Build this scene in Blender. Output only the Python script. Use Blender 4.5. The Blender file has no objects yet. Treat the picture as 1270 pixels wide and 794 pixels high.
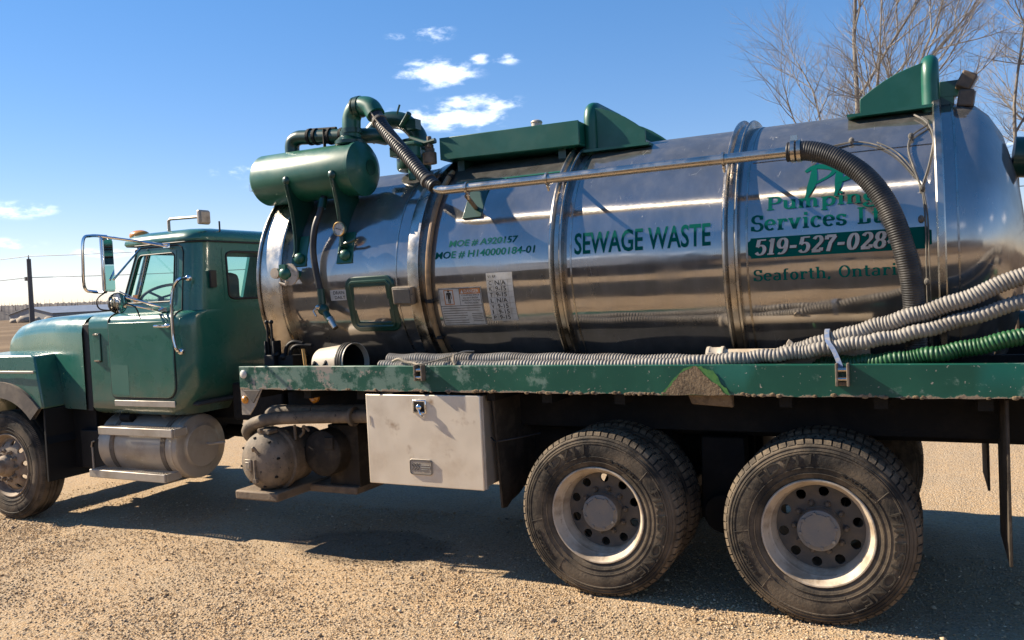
import bpy, bmesh, math, random
import numpy as np
from mathutils import Vector, Matrix
R_ = math.radians
pi = math.pi
rng = random.Random(7)
nrng = np.random.default_rng(7)
SC = bpy.context.scene
COL = SC.collection

# ------------------------------------------------------------------ camera
def make_camera():
    f, yaw, pit, roll = 1028.6, .4638, -.0344, .0481
    loc = Vector((1.8921, -4.8291, 1.9599))
    fw = Vector((-math.sin(yaw)*math.cos(pit), math.cos(yaw)*math.cos(pit), math.sin(pit)))
    r = fw.cross(Vector((0, 0, 1))).normalized()
    u = r.cross(fw)
    r2 = r*math.cos(roll) - u*math.sin(roll)
    u2 = r*math.sin(roll) + u*math.cos(roll)
    cd = bpy.data.cameras.new('camera')
    cd.sensor_fit = 'HORIZONTAL'
    cd.sensor_width = 36
    cd.lens = 36*f/1270
    cd.clip_end = 20000
    cd.clip_start = .05
    co = bpy.data.objects.new('camera', cd)
    m = Matrix(((r2.x, u2.x, -fw.x, loc.x), (r2.y, u2.y, -fw.y, loc.y), (r2.z, u2.z, -fw.z, loc.z), (0, 0, 0, 1)))
    co.matrix_world = m
    COL.objects.link(co)
    SC.camera = co
make_camera()

# ------------------------------------------------------------------ light
SUN = Vector((-1.45, -.21, 1.0)).normalized()          # towards the sun
def node(nt, t, **kw):
    n = nt.nodes.new(t)
    for k, v in kw.items():
        if k in n.inputs and not hasattr(n, k):
            n.inputs[k].default_value = v
        else:
            setattr(n, k, v)
    return n
def math_n(nt, op, a, b=None, clamp=False):
    n = nt.nodes.new('ShaderNodeMath'); n.operation = op; n.use_clamp = clamp
    for i, x in enumerate((a, b)):
        if x is None: continue
        if isinstance(x, (int, float)): n.inputs[i].default_value = x
        else: nt.links.new(x, n.inputs[i])
    return n.outputs[0]
def ramp_n(nt, src, lo, hi, a=0., b=1.):
    n = nt.nodes.new('ShaderNodeMapRange'); n.interpolation_type = 'SMOOTHSTEP'
    nt.links.new(src, n.inputs['Value'])
    for k, v in (('From Min', lo), ('From Max', hi), ('To Min', a), ('To Max', b)): n.inputs[k].default_value = v
    return n.outputs[0]
def noise_n(nt, vec, scale, detail=4, rough=.55, dist=0.):
    n = nt.nodes.new('ShaderNodeTexNoise')
    if vec is not None: nt.links.new(vec, n.inputs['Vector'])
    n.inputs['Scale'].default_value = scale; n.inputs['Detail'].default_value = detail
    n.inputs['Roughness'].default_value = rough; n.inputs['Distortion'].default_value = dist
    return n.outputs['Fac']
def mix_n(nt, fac, a, b):
    n = nt.nodes.new('ShaderNodeMix'); n.data_type = 'RGBA'
    for s, x in ((0, fac), (6, a), (7, b)):
        if isinstance(x, (int, float)): n.inputs[s].default_value = x
        elif isinstance(x, (tuple, list)): n.inputs[s].default_value = (*x[:3], 1)
        else: nt.links.new(x, n.inputs[s])
    return n.outputs[2]

def make_world():
    w = bpy.data.worlds.new('World'); SC.world = w; w.use_nodes = True
    nt = w.node_tree; nt.nodes.clear()
    sky = nt.nodes.new('ShaderNodeTexSky'); sky.sky_type = 'NISHITA'; sky.sun_disc = False
    sky.sun_elevation = math.asin(SUN.z)
    sky.sun_rotation = math.atan2(SUN.x, SUN.y)
    sky.air_density = .9; sky.dust_density = .0; sky.ozone_density = 2.4; sky.altitude = 0
    geo = nt.nodes.new('ShaderNodeTexCoord')
    d = geo.outputs['Generated']
    # small fair-weather cumulus: a few puffs, the same kind all round the sky
    sep = nt.nodes.new('ShaderNodeSeparateXYZ'); nt.links.new(d, sep.inputs[0])
    az = math_n(nt, 'ARCTAN2', sep.outputs[0], sep.outputs[1])
    el = math_n(nt, 'ARCSINE', sep.outputs[2])
    nz = nt.nodes.new('ShaderNodeTexNoise'); nz.inputs['Scale'].default_value = 34; nz.inputs['Detail'].default_value = 6; nz.inputs['Roughness'].default_value = .6
    mp = nt.nodes.new('ShaderNodeMapping'); mp.inputs['Scale'].default_value = (1, 1, 2.4); nt.links.new(d, mp.inputs[0]); nt.links.new(mp.outputs[0], nz.inputs['Vector'])
    puffs = [(-31.0, 14.75, 2.3, .75, 1.0), (-31.0, 17.3, 1.2, .55, .62), (-29.4, 11.9, 2.6, .75, .95), (-28.2, 12.7, 2.5, .55, .8),
             (-33.2, 11.8, 1.3, .7, .9), (-27.9, 15.6, .7, .35, .6), (-26.2, 15.5, 1.1, .4, .42), (-33.5, 17.1, .8, .3, .3),
             (-57.6, 6.2, 3.0, .5, .5), (-52.6, 3.6, 3.4, .33, .5), (-57.5, 4.2, 1.6, .35, .5), (-53.5, 2.0, 3.0, .25, .4), (-58, 1.5, 2.0, .4, .4), (-44, 8.6, 2.6, .45, .35), (-41, 7.6, 2.3, .6, .55), (-37.5, 8.2, 2.0, .6, .6),
             (-75, 9, 5, 1.2, .8), (-95, 13, 6, 1.4, .8), (20, 9, 5, 1.3, .8), (34, 13, 6, 1.5, .8), (60, 8, 7, 1.5, .8), (95, 12, 7, 1.8, .8),
             (130, 9, 7, 1.6, .8), (165, 14, 7, 1.8, .8), (-130, 10, 7, 1.5, .8), (-160, 8, 7, 1.5, .8), (3.6, 7.4, 1.6, .5, .7)]
    tot = None
    for a, e, wa, we, k in puffs:
        da = math_n(nt, 'MULTIPLY', math_n(nt, 'SUBTRACT', az, R_(a)), 1/R_(wa))
        de = math_n(nt, 'MULTIPLY', math_n(nt, 'SUBTRACT', el, R_(e)), 1/R_(we))
        r2 = math_n(nt, 'ADD', math_n(nt, 'MULTIPLY', da, da), math_n(nt, 'MULTIPLY', de, de))
        g = math_n(nt, 'MULTIPLY', math_n(nt, 'EXPONENT', math_n(nt, 'MULTIPLY', r2, -1.0)), k)
        tot = g if tot is None else math_n(nt, 'MAXIMUM', tot, g)
    nn = ramp_n(nt, nz.outputs['Fac'], .25, .75, -.6, .5)
    cl = ramp_n(nt, math_n(nt, 'ADD', tot, math_n(nt, 'MULTIPLY', nn, .85)), .04, 1.2, 0, .78)
    cl = math_n(nt, 'MULTIPLY', cl, ramp_n(nt, tot, .05, .3))
    bg = nt.nodes.new('ShaderNodeBackground'); bg.inputs['Strength'].default_value = .08
    hs = nt.nodes.new('ShaderNodeHueSaturation'); hs.inputs['Saturation'].default_value = 1.6
    gm = nt.nodes.new('ShaderNodeGamma'); gm.inputs['Gamma'].default_value = .66
    nt.links.new(sky.outputs[0], gm.inputs['Color']); nt.links.new(gm.outputs[0], hs.inputs['Color'])
    tn = nt.nodes.new('ShaderNodeMix'); tn.data_type = 'RGBA'; tn.blend_type = 'MULTIPLY'; tn.inputs[0].default_value = 1
    nt.links.new(hs.outputs[0], tn.inputs[6]); tn.inputs[7].default_value = (1.56, 1.36, 1.50, 1)
    col = mix_n(nt, cl, tn.outputs[2], (11.0, 11.3, 12.0))
    nt.links.new(col, bg.inputs['Color'])
    out = nt.nodes.new('ShaderNodeOutputWorld'); nt.links.new(bg.outputs[0], out.inputs[0])
make_world()
sl = bpy.data.lights.new('sun', 'SUN'); sl.energy = 5.0; sl.angle = R_(.53); sl.color = (1, .87, .69)
so = bpy.data.objects.new('sun', sl); so.rotation_euler = SUN.to_track_quat('Z', 'Y').to_euler(); COL.objects.link(so)
so.location = SUN*60
SC.view_settings.view_transform = 'Standard'
try: SC.view_settings.look = 'None'
except Exception: pass
SC.view_settings.exposure = 1.25
SC.view_settings.gamma = 1.0

# ------------------------------------------------------------------ materials
MATS = {}
def pmat(name, base, rough=.5, metal=0., var=None, vscale=6., vlo=.45, vhi=.62, bump=0., bscale=40., coat=0., rvar=0., fine=None, streak=1., spec=.5):
    """principled material: base colour, a second colour in noise patches, fine speckle, bump"""
    if metal < .9:                                               # one scale for all diffuse albedos, set together with the exposure
        q = .76; base = tuple(c*q for c in base); var = tuple(c*q for c in var) if var else None
        if fine: fine = (tuple(c*q for c in fine[0]), *fine[1:])
    m = bpy.data.materials.new(name); m.use_nodes = True
    nt = m.node_tree; p = nt.nodes['Principled BSDF']
    tc = nt.nodes.new('ShaderNodeTexCoord'); mp = nt.nodes.new('ShaderNodeMapping')
    nt.links.new(tc.outputs['Object'], mp.inputs[0]); mp.inputs['Scale'].default_value = (1, 1, 1/streak)
    vec = mp.outputs[0]
    col = base
    if var is not None:
        f = ramp_n(nt, noise_n(nt, vec, vscale, 6, .62), vlo, vhi)
        col = mix_n(nt, f, base, var)
    if fine is not None:
        c2, sc, lo, hi = fine
        col = mix_n(nt, ramp_n(nt, noise_n(nt, vec, sc, 3, .6), lo, hi), col, c2)
    if isinstance(col, tuple): p.inputs['Base Color'].default_value = (*col, 1)
    else: nt.links.new(col, p.inputs['Base Color'])
    p.inputs['Metallic'].default_value = metal
    p.inputs['Specular IOR Level'].default_value = spec
    if rvar:
        nt.links.new(ramp_n(nt, noise_n(nt, vec, vscale*1.7, 5, .6), .35, .7, rough-rvar, rough+rvar), p.inputs['Roughness'])
    else: p.inputs['Roughness'].default_value = rough
    if coat: p.inputs['Coat Weight'].default_value = coat; p.inputs['Coat Roughness'].default_value = .08
    if bump:
        b = nt.nodes.new('ShaderNodeBump'); b.inputs['Strength'].default_value = bump; b.inputs['Distance'].default_value = .01
        nt.links.new(noise_n(nt, vec, bscale, 5, .6), b.inputs['Height']); nt.links.new(b.outputs[0], p.inputs['Normal'])
    MATS[name] = m
    return m

pmat('cab_paint', (.022, .145, .108), .3, var=(.04, .165, .125), vscale=2.2, vlo=.45, vhi=.75, coat=.5, rvar=.07, fine=((.09, .15, .11), 60, .66, .8), spec=.5)
pmat('faded_paint', (.05, .175, .125), .5, var=(.04, .16, .115), vscale=6)
pmat('green_paint', (.005, .11, .07), .42, var=(.014, .13, .09), vscale=4, coat=.12, rvar=.06, fine=((.06, .13, .09), 45, .68, .8))
pmat('dark_green', (.004, .05, .034), .35, var=(.008, .06, .04), vscale=5, coat=.2)
pmat('letter_green', (.0, .112, .092), .6, spec=.05)
pmat('black_print', (.012, .013, .013), .5)
pmat('rubber', (.026, .0235, .0205), .78, var=(.17, .13, .088), vscale=3.6, vlo=.36, vhi=.64, bump=.3, bscale=60, spec=.3)
pmat('tread', (.075, .06, .045), .85, var=(.22, .17, .115), vscale=6, vlo=.36, vhi=.64, bump=.4, bscale=70, spec=.25)
pmat('hose_black', (.016, .016, .017), .5, var=(.05, .045, .04), vscale=8)
pmat('hose_grey', (.31, .285, .25), .6, var=(.19, .165, .135), vscale=5, vlo=.42, vhi=.7)
pmat('hose_green', (.015, .10, .03), .5, var=(.08, .12, .06), vscale=6, vlo=.5, vhi=.75)
pmat('hose_ring', (.10, .095, .085), .7, var=(.24, .21, .17), vscale=7)
pmat('chassis', (.009, .0088, .0085), .8, var=(.024, .02, .016), vscale=4, vlo=.45, vhi=.75, bump=.3, spec=.3)
pmat('chassis_black', (.006, .0065, .0075), .6, var=(.012, .0115, .011), vscale=3, vlo=.45, vhi=.75, spec=.35)
pmat('dirty_iron', (.155, .122, .088), .75, var=(.28, .215, .15), vscale=7, vlo=.4, vhi=.68, bump=.3, bscale=50, fine=((.03, .026, .022), 25, .6, .75))
pmat('dark_iron', (.035, .029, .023), .75, var=(.09, .07, .05), vscale=6, vlo=.45, vhi=.72, bump=.3, spec=.3)
pmat('flap_rubber', (.06, .048, .036), .85, var=(.10, .08, .06), vscale=6, bump=.35, bscale=80, spec=.2)
pmat('lettering_rubber', (.075, .063, .048), .8, var=(.035, .032, .028), vscale=20, spec=.2)
pmat('dirt', (.26, .19, .12), .95, var=(.16, .12, .08), vscale=14, bump=.8, bscale=60, fine=((.34, .27, .19), 50, .6, .75), spec=.1)
pmat('old_green', (.09, .26, .055), .6, var=(.05, .20, .05), vscale=14)
pmat('dull_aluminium', (.56, .50, .42), .5, .4, var=(.40, .335, .255), vscale=3, vlo=.42, vhi=.72, bump=.08, bscale=14, rvar=.1, fine=((.62, .58, .52), 30, .6, .78))
pmat('box_aluminium', (.95, .83, .66), .5, .35, var=(.80, .67, .51), vscale=3.2, vlo=.48, vhi=.72, bump=.06, bscale=10, rvar=.1, fine=((.46, .31, .19), 7, .58, .80))
pmat('pipe_steel', (.52, .475, .42), .27, 1., var=(.42, .36, .29), vscale=5, vlo=.5, vhi=.75, rvar=.07)
pmat('flange_steel', (.47, .44, .40), .3, 1., var=(.30, .255, .20), vscale=5, vlo=.4, vhi=.7, rvar=.08)
pmat('collar_steel', (.62, .58, .52), .33, 1., var=(.50, .45, .38), vscale=4, rvar=.08)
pmat('chrome', (.75, .75, .75), .12, 1., rvar=.04)
pmat('mirror_glass', (.8, .83, .84), .02, 1.)
pmat('rim_white', (.62, .52, .40), .55, var=(.34, .26, .18), vscale=7, vlo=.42, vhi=.7, bump=.15, bscale=50, fine=((.19, .15, .11), 28, .64, .8))
pmat('disc_grey', (.10, .092, .082), .6, var=(.17, .135, .10), vscale=9, vlo=.4, vhi=.7, bump=.15, bscale=60)
pmat('hub_grey', (.21, .20, .185), .55, var=(.27, .235, .19), vscale=10, vlo=.4, vhi=.7, bump=.1, bscale=60)
pmat('front_rim', (.36, .28, .20), .78, var=(.20, .13, .085), vscale=9, vlo=.45, vhi=.7, bump=.15)
pmat('fender_rubber', (.12, .095, .075), .7, var=(.19, .15, .11), vscale=6)
pmat('amber_lens', (.75, .30, .03), .25, coat=.4)
pmat('white_lens', (.78, .74, .66), .4)
pmat('red_lens', (.4, .02, .015), .25)
pmat('white_plastic', (.56, .485, .385), .5, var=(.42, .345, .26), vscale=5, vlo=.5, vhi=.75)
pmat('pvc_pipe', (.66, .55, .41), .5, var=(.52, .41, .29), vscale=5)
pmat('sticker', (.62, .60, .55), .5, var=(.5, .47, .41), vscale=12)
pmat('sticker_orange', (.52, .19, .05), .5)
pmat('sticker_grey', (.42, .41, .38), .5)
pmat('tan_tube', (.36, .22, .105), .4, var=(.22, .14, .07), vscale=8)
pmat('lamp_body', (.16, .11, .07), .6, var=(.10, .075, .05), vscale=10)
pmat('brass', (.6, .44, .22), .3, 1.)
pmat('blue_strap', (.17, .24, .40), .7, var=(.32, .33, .36), vscale=30)
pmat('webbing', (.42, .36, .27), .85, var=(.25, .21, .16), vscale=40)
pmat('wood', (.42, .30, .19), .8, var=(.30, .2, .12), vscale=12, streak=6)
pmat('old_beam', (.24, .175, .115), .8, var=(.17, .125, .085), vscale=8, bump=.4)
pmat('pole_wood', (.13, .12, .115), .85, var=(.18, .165, .15), vscale=3, streak=8)
pmat('wire', (.14, .15, .17), .6)
pmat('bark', (.29, .255, .215), .85, var=(.18, .16, .135), vscale=7, vlo=.4, vhi=.65, bump=.4, spec=.2)
pmat('twig', (.30, .27, .245), .85, var=(.37, .34, .31), vscale=2, spec=.2)
pmat('woods', (.125, .112, .108), .9, var=(.165, .148, .14), vscale=.3, spec=.1)
pmat('roof_metal', (.30, .32, .35), .45, .2, var=(.36, .38, .41), vscale=.4)
pmat('barn_wall', (.36, .35, .34), .7, var=(.30, .285, .27), vscale=.6)
pmat('barn_dark', (.10, .07, .055), .8, var=(.06, .045, .035), vscale=1.5)
pmat('boulder', (.42, .34, .25), .85, var=(.30, .24, .18), vscale=2, bump=.5)
pmat('seat_vinyl', (.05, .032, .026), .6)
pmat('interior', (.035, .04, .045), .7)
pmat('seal', (.008, .008, .009), .6)
pmat('straw', (.50, .30, .10), .9)

def dust_cab():
    m = MATS['cab_paint']; nt = m.node_tree; p = nt.nodes['Principled BSDF']
    tc = nt.nodes.new('ShaderNodeTexCoord'); sp = nt.nodes.new('ShaderNodeSeparateXYZ'); nt.links.new(tc.outputs['Object'], sp.inputs[0])
    src = p.inputs['Base Color'].links[0].from_socket
    h = math_n(nt, 'ADD', math_n(nt, 'MULTIPLY', math_n(nt, 'SUBTRACT', 1.42, sp.outputs[2]), 1.1), math_n(nt, 'MULTIPLY', noise_n(nt, tc.outputs['Object'], 7, 6, .7), .9))
    nt.links.new(mix_n(nt, ramp_n(nt, h, .42, 1.05, 0, .5), src, (.17, .135, .095)), p.inputs['Base Color'])
    b = nt.nodes.new('ShaderNodeBump'); b.inputs['Strength'].default_value = .12; b.inputs['Distance'].default_value = .02
    nt.links.new(noise_n(nt, tc.outputs['Object'], 3.2, 3), b.inputs['Height']); nt.links.new(b.outputs[0], p.inputs['Normal'])
dust_cab()
def wear_mats():
    # deck rail paint: chips, rubbed pale patches, rust and dried mud along the lower edge
    m = bpy.data.materials.new('rail_paint'); m.use_nodes = True; nt = m.node_tree; p = nt.nodes['Principled BSDF']
    tc = nt.nodes.new('ShaderNodeTexCoord'); v = tc.outputs['Object']
    sep = nt.nodes.new('ShaderNodeSeparateXYZ'); nt.links.new(v, sep.inputs[0])
    left = ramp_n(nt, sep.outputs[0], -2.4, .6, .15, .01)
    n1 = noise_n(nt, v, 7, 6, .68)
    base = mix_n(nt, ramp_n(nt, noise_n(nt, v, 3, 4), .4, .7), (.005, .068, .043), (.011, .09, .056))
    rub = ramp_n(nt, math_n(nt, 'ADD', n1, left), .58, .70, 0, .65)
    c = mix_n(nt, rub, base, (.19, .27, .22))
    bare = ramp_n(nt, math_n(nt, 'ADD', noise_n(nt, v, 5, 7, .72), math_n(nt, 'MULTIPLY', left, .8)), .66, .70)
    c = mix_n(nt, bare, c, (.27, .24, .20))
    sx = nt.nodes.new('ShaderNodeMapping'); sx.inputs['Scale'].default_value = (26, 1, 2.2); nt.links.new(v, sx.inputs[0])
    st = ramp_n(nt, noise_n(nt, sx.outputs[0], 1, 3), .70, .76, 0, .5)
    c = mix_n(nt, st, c, (.42, .44, .41))
    edge = math_n(nt, 'SUBTRACT', 1.335, sep.outputs[2])            # dried mud caught along the lower lip
    em = ramp_n(nt, math_n(nt, 'ADD', math_n(nt, 'MULTIPLY', edge, 9.0), math_n(nt, 'MULTIPLY', noise_n(nt, v, 8, 6, .7), 1.0)), .74, .82)
    c = mix_n(nt, em, c, (.25, .18, .12))
    chips = ramp_n(nt, noise_n(nt, v, 38, 3, .6), .665, .69)
    c = mix_n(nt, chips, c, (.27, .25, .21))
    nt.links.new(c, p.inputs['Base Color'])
    rg = math_n(nt, 'ADD', .38, math_n(nt, 'MULTIPLY', math_n(nt, 'MAXIMUM', bare, em), .45)); nt.links.new(rg, p.inputs['Roughness'])
    b = nt.nodes.new('ShaderNodeBump'); b.inputs['Strength'].default_value = .35; b.inputs['Distance'].default_value = .006
    nt.links.new(math_n(nt, 'ADD', math_n(nt, 'MULTIPLY', em, noise_n(nt, v, 60, 4)), math_n(nt, 'MULTIPLY', n1, .15)), b.inputs['Height']); nt.links.new(b.outputs[0], p.inputs['Normal'])
    MATS['rail_paint'] = m
    # polished stainless shell: sharp mirror with a brushed share that stretches lights along the barrel, scuffs and dust
    m = bpy.data.materials.new('tank_steel'); m.use_nodes = True; nt = m.node_tree; nt.nodes.remove(nt.nodes['Principled BSDF'])
    out = nt.nodes['Material Output']
    tc = nt.nodes.new('ShaderNodeTexCoord'); v = tc.outputs['Object']
    tint = mix_n(nt, ramp_n(nt, noise_n(nt, v, 2.5, 5), .4, .7), (.44, .42, .405), (.36, .34, .32))
    g1 = nt.nodes.new('ShaderNodeBsdfAnisotropic'); g1.distribution = 'GGX'; g1.inputs['Anisotropy'].default_value = 0
    g2 = nt.nodes.new('ShaderNodeBsdfAnisotropic'); g2.distribution = 'GGX'; g2.inputs['Anisotropy'].default_value = .88; g2.inputs['Roughness'].default_value = .38
    tg = nt.nodes.new('ShaderNodeTangent'); tg.direction_type = 'RADIAL'; tg.axis = 'X'
    nt.links.new(tg.outputs[0], g2.inputs['Tangent']); g2.inputs['Rotation'].default_value = 0
    rg = ramp_n(nt, noise_n(nt, v, 3.5, 6, .65),   .35, .75, .05, .19); nt.links.new(rg, g1.inputs['Roughness'])
    nt.links.new(tint, g1.inputs['Color']); nt.links.new(tint, g2.inputs['Color'])
    # shell is rolled sheet: long shallow waves; plus fine brushing
    mp = nt.nodes.new('ShaderNodeMapping'); mp.inputs['Scale'].default_value = (.9, 2.2, 2.2); nt.links.new(v, mp.inputs[0])
    wv = noise_n(nt, mp.outputs[0], 1.3, 2, .5)
    b = nt.nodes.new('ShaderNodeBump'); b.inputs['Strength'].default_value = .22; b.inputs['Distance'].default_value = .02
    nt.links.new(wv, b.inputs['Height'])
    ms = nt.nodes.new('ShaderNodeMapping'); ms.inputs['Scale'].default_value = (6, 2, 2); ms.inputs['Rotation'].default_value = (.3, .5, .6); nt.links.new(v, ms.inputs[0])
    vo = nt.nodes.new('ShaderNodeTexVoronoi'); vo.feature = 'DISTANCE_TO_EDGE'; vo.inputs['Scale'].default_value = 3.2; nt.links.new(ms.outputs[0], vo.inputs['Vector'])
    scr = math_n(nt, 'MULTIPLY', ramp_n(nt, vo.outputs['Distance'], .0, .012, 1, 0), ramp_n(nt, noise_n(nt, v, 9, 4), .6, .66))
    b2 = nt.nodes.new('ShaderNodeBump'); b2.inputs['Strength'].default_value = .16; b2.inputs['Distance'].default_value = .0015
    nt.links.new(math_n(nt, 'ADD', noise_n(nt, v, 30, 4), math_n(nt, 'MULTIPLY', scr, 2.0)), b2.inputs['Height']); nt.links.new(b.outputs[0], b2.inputs['Normal'])
    nt.links.new(b.outputs[0], g1.inputs['Normal']); nt.links.new(b2.outputs[0], g2.inputs['Normal'])
    mx = nt.nodes.new('ShaderNodeMixShader'); nt.links.new(g1.outputs[0], mx.inputs[1]); nt.links.new(g2.outputs[0], mx.inputs[2]); mx.inputs[0].default_value = .17
    df = nt.nodes.new('ShaderNodeBsdfDiffuse'); df.inputs['Color'].default_value = (.42, .40, .37, 1)
    mz = nt.nodes.new('ShaderNodeMapping'); mz.inputs['Scale'].default_value = (5, 5, 1.2); nt.links.new(v, mz.inputs[0])
    dust = math_n(nt, 'ADD', ramp_n(nt, noise_n(nt, mz.outputs[0], 1.8, 6, .65), .36, .80, .10, .19), math_n(nt, 'MULTIPLY', scr, .6))
    mx2 = nt.nodes.new('ShaderNodeMixShader'); nt.links.new(dust, mx2.inputs[0]); nt.links.new(mx.outputs[0], mx2.inputs[1]); nt.links.new(df.outputs[0], mx2.inputs[2])
    nt.links.new(mx2.outputs[0], out.inputs['Surface'])
    MATS['tank_steel'] = m
    # window glass, green-blue tint
    m = bpy.data.materials.new('glass'); m.use_nodes = True; nt = m.node_tree; nt.nodes.remove(nt.nodes['Principled BSDF']); out = nt.nodes['Material Output']
    tr = nt.nodes.new('ShaderNodeBsdfTransparent'); tr.inputs['Color'].default_value = (.58, .82, .80, 1)
    gl = nt.nodes.new('ShaderNodeBsdfGlossy'); gl.inputs['Roughness'].default_value = .02; gl.inputs['Color'].default_value = (.9, .95, .95, 1)
    fr = nt.nodes.new('ShaderNodeLayerWeight'); fr.inputs['Blend'].default_value = .5
    fc = math_n(nt, 'ADD', .05, math_n(nt, 'MULTIPLY', math_n(nt, 'POWER', fr.outputs['Facing'], 4.5), .8))
    mx = nt.nodes.new('ShaderNodeMixShader'); nt.links.new(fc, mx.inputs[0]); nt.links.new(tr.outputs[0], mx.inputs[1]); nt.links.new(gl.outputs[0], mx.inputs[2])
    nt.links.new(mx.outputs[0], out.inputs['Surface']); MATS['glass'] = m
    # gravel lot
    m = bpy.data.materials.new('gravel_ground'); m.use_nodes = True; nt = m.node_tree; p = nt.nodes['Principled BSDF']
    tc = nt.nodes.new('ShaderNodeTexCoord'); v = tc.outputs['Object']
    c = mix_n(nt, ramp_n(nt, noise_n(nt, v, .8, 5, .6), .38, .66), (.40, .272, .15), (.335, .242, .148))
    vo = nt.nodes.new('ShaderNodeTexVoronoi'); vo.inputs['Scale'].default_value = 70; nt.links.new(v, vo.inputs['Vector'])
    sv = nt.nodes.new('ShaderNodeSeparateColor'); nt.links.new(vo.outputs['Color'], sv.inputs[0])
    c = mix_n(nt, ramp_n(nt, sv.outputs[0], .3, .95, 0, .7), c, (.40, .325, .235))
    c = mix_n(nt, ramp_n(nt, sv.outputs[1], .82, .9, 0, .6), c, (.15, .13, .105))
    c = mix_n(nt, ramp_n(nt, noise_n(nt, v, 130, 3), .45, .8, 0, .45), c, (.20, .145, .09))
    # oily wet stain under the truck
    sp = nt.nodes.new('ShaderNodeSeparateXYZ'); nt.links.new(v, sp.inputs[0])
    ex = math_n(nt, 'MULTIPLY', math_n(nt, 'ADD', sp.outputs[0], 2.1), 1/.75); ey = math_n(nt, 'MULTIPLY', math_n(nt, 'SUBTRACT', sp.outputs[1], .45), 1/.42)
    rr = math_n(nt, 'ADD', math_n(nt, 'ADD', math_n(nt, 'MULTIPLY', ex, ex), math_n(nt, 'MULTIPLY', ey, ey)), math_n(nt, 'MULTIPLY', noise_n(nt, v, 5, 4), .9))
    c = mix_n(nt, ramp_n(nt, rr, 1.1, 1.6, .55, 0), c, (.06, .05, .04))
    nt.links.new(c, p.inputs['Base Color']); p.inputs['Roughness'].default_value = .92; p.inputs['Specular IOR Level'].default_value = .15
    b = nt.nodes.new('ShaderNodeBump'); b.inputs['Strength'].default_value = .9; b.inputs['Distance'].default_value = .006
    nt.links.new(math_n(nt, 'ADD', math_n(nt, 'MULTIPLY', vo.outputs['Distance'], -1.2), noise_n(nt, v, 45, 5)), b.inputs['Height']); nt.links.new(b.outputs[0], p.inputs['Normal'])
    MATS['gravel_ground'] = m
    # loose stones, colour per stone
    m = bpy.data.materials.new('stones'); m.use_nodes = True; nt = m.node_tree; p = nt.nodes['Principled BSDF']
    at = nt.nodes.new('ShaderNodeAttribute'); at.attribute_name = 'stone_colour'
    nt.links.new(at.outputs['Color'], p.inputs['Base Color']); p.inputs['Roughness'].default_value = .85; p.inputs['Specular IOR Level'].default_value = .2
    MATS['stones'] = m
    m = bpy.data.materials.new('field_soil'); m.use_nodes = True; nt = m.node_tree; p = nt.nodes['Principled BSDF']
    tc = nt.nodes.new('ShaderNodeTexCoord'); v = tc.outputs['Object']
    c = mix_n(nt, ramp_n(nt, noise_n(nt, v, .08, 5), .4, .65), (.125, .085, .052), (.20, .14, .085))
    c = mix_n(nt, ramp_n(nt, noise_n(nt, v, 1.2, 5), .5, .75, 0, .6), c, (.10, .075, .05))
    nt.links.new(c, p.inputs['Base Color']); p.inputs['Roughness'].default_value = .95; p.inputs['Specular IOR Level'].default_value = .1
    b = nt.nodes.new('ShaderNodeBump'); b.inputs['Strength'].default_value = 1; b.inputs['Distance'].default_value = .08
    nt.links.new(noise_n(nt, v, 3, 5), b.inputs['Height']); nt.links.new(b.outputs[0], p.inputs['Normal'])
    MATS['field_soil'] = m
wear_mats()
pmat('ground_shade', (.02, .018, .016), .9, var=(.035, .03, .024), vscale=.8, bump=.6, bscale=30, spec=.15)  # dark tone standing for shade on the ground behind the camera

# ------------------------------------------------------------------ mesh helpers
def tag(o, label=None, cat=None, group=None, kind=None):
    if label: o['label'] = label
    if cat: o['category'] = cat
    if group: o['group'] = group
    if kind: o['kind'] = kind
    return o
def empty(name, loc=(0, 0, 0), parent=None, rz=0):
    o = bpy.data.objects.new(name, None); o.empty_display_size = .3
    o.location = loc; o.rotation_euler = (0, 0, rz)
    COL.objects.link(o)
    if parent: o.parent = parent
    return o
def offset_of(o):
    v = Vector((0, 0, 0))
    while o is not None: v += o.location+o.matrix_parent_inverse.to_translation(); o = o.parent
    return v

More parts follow.
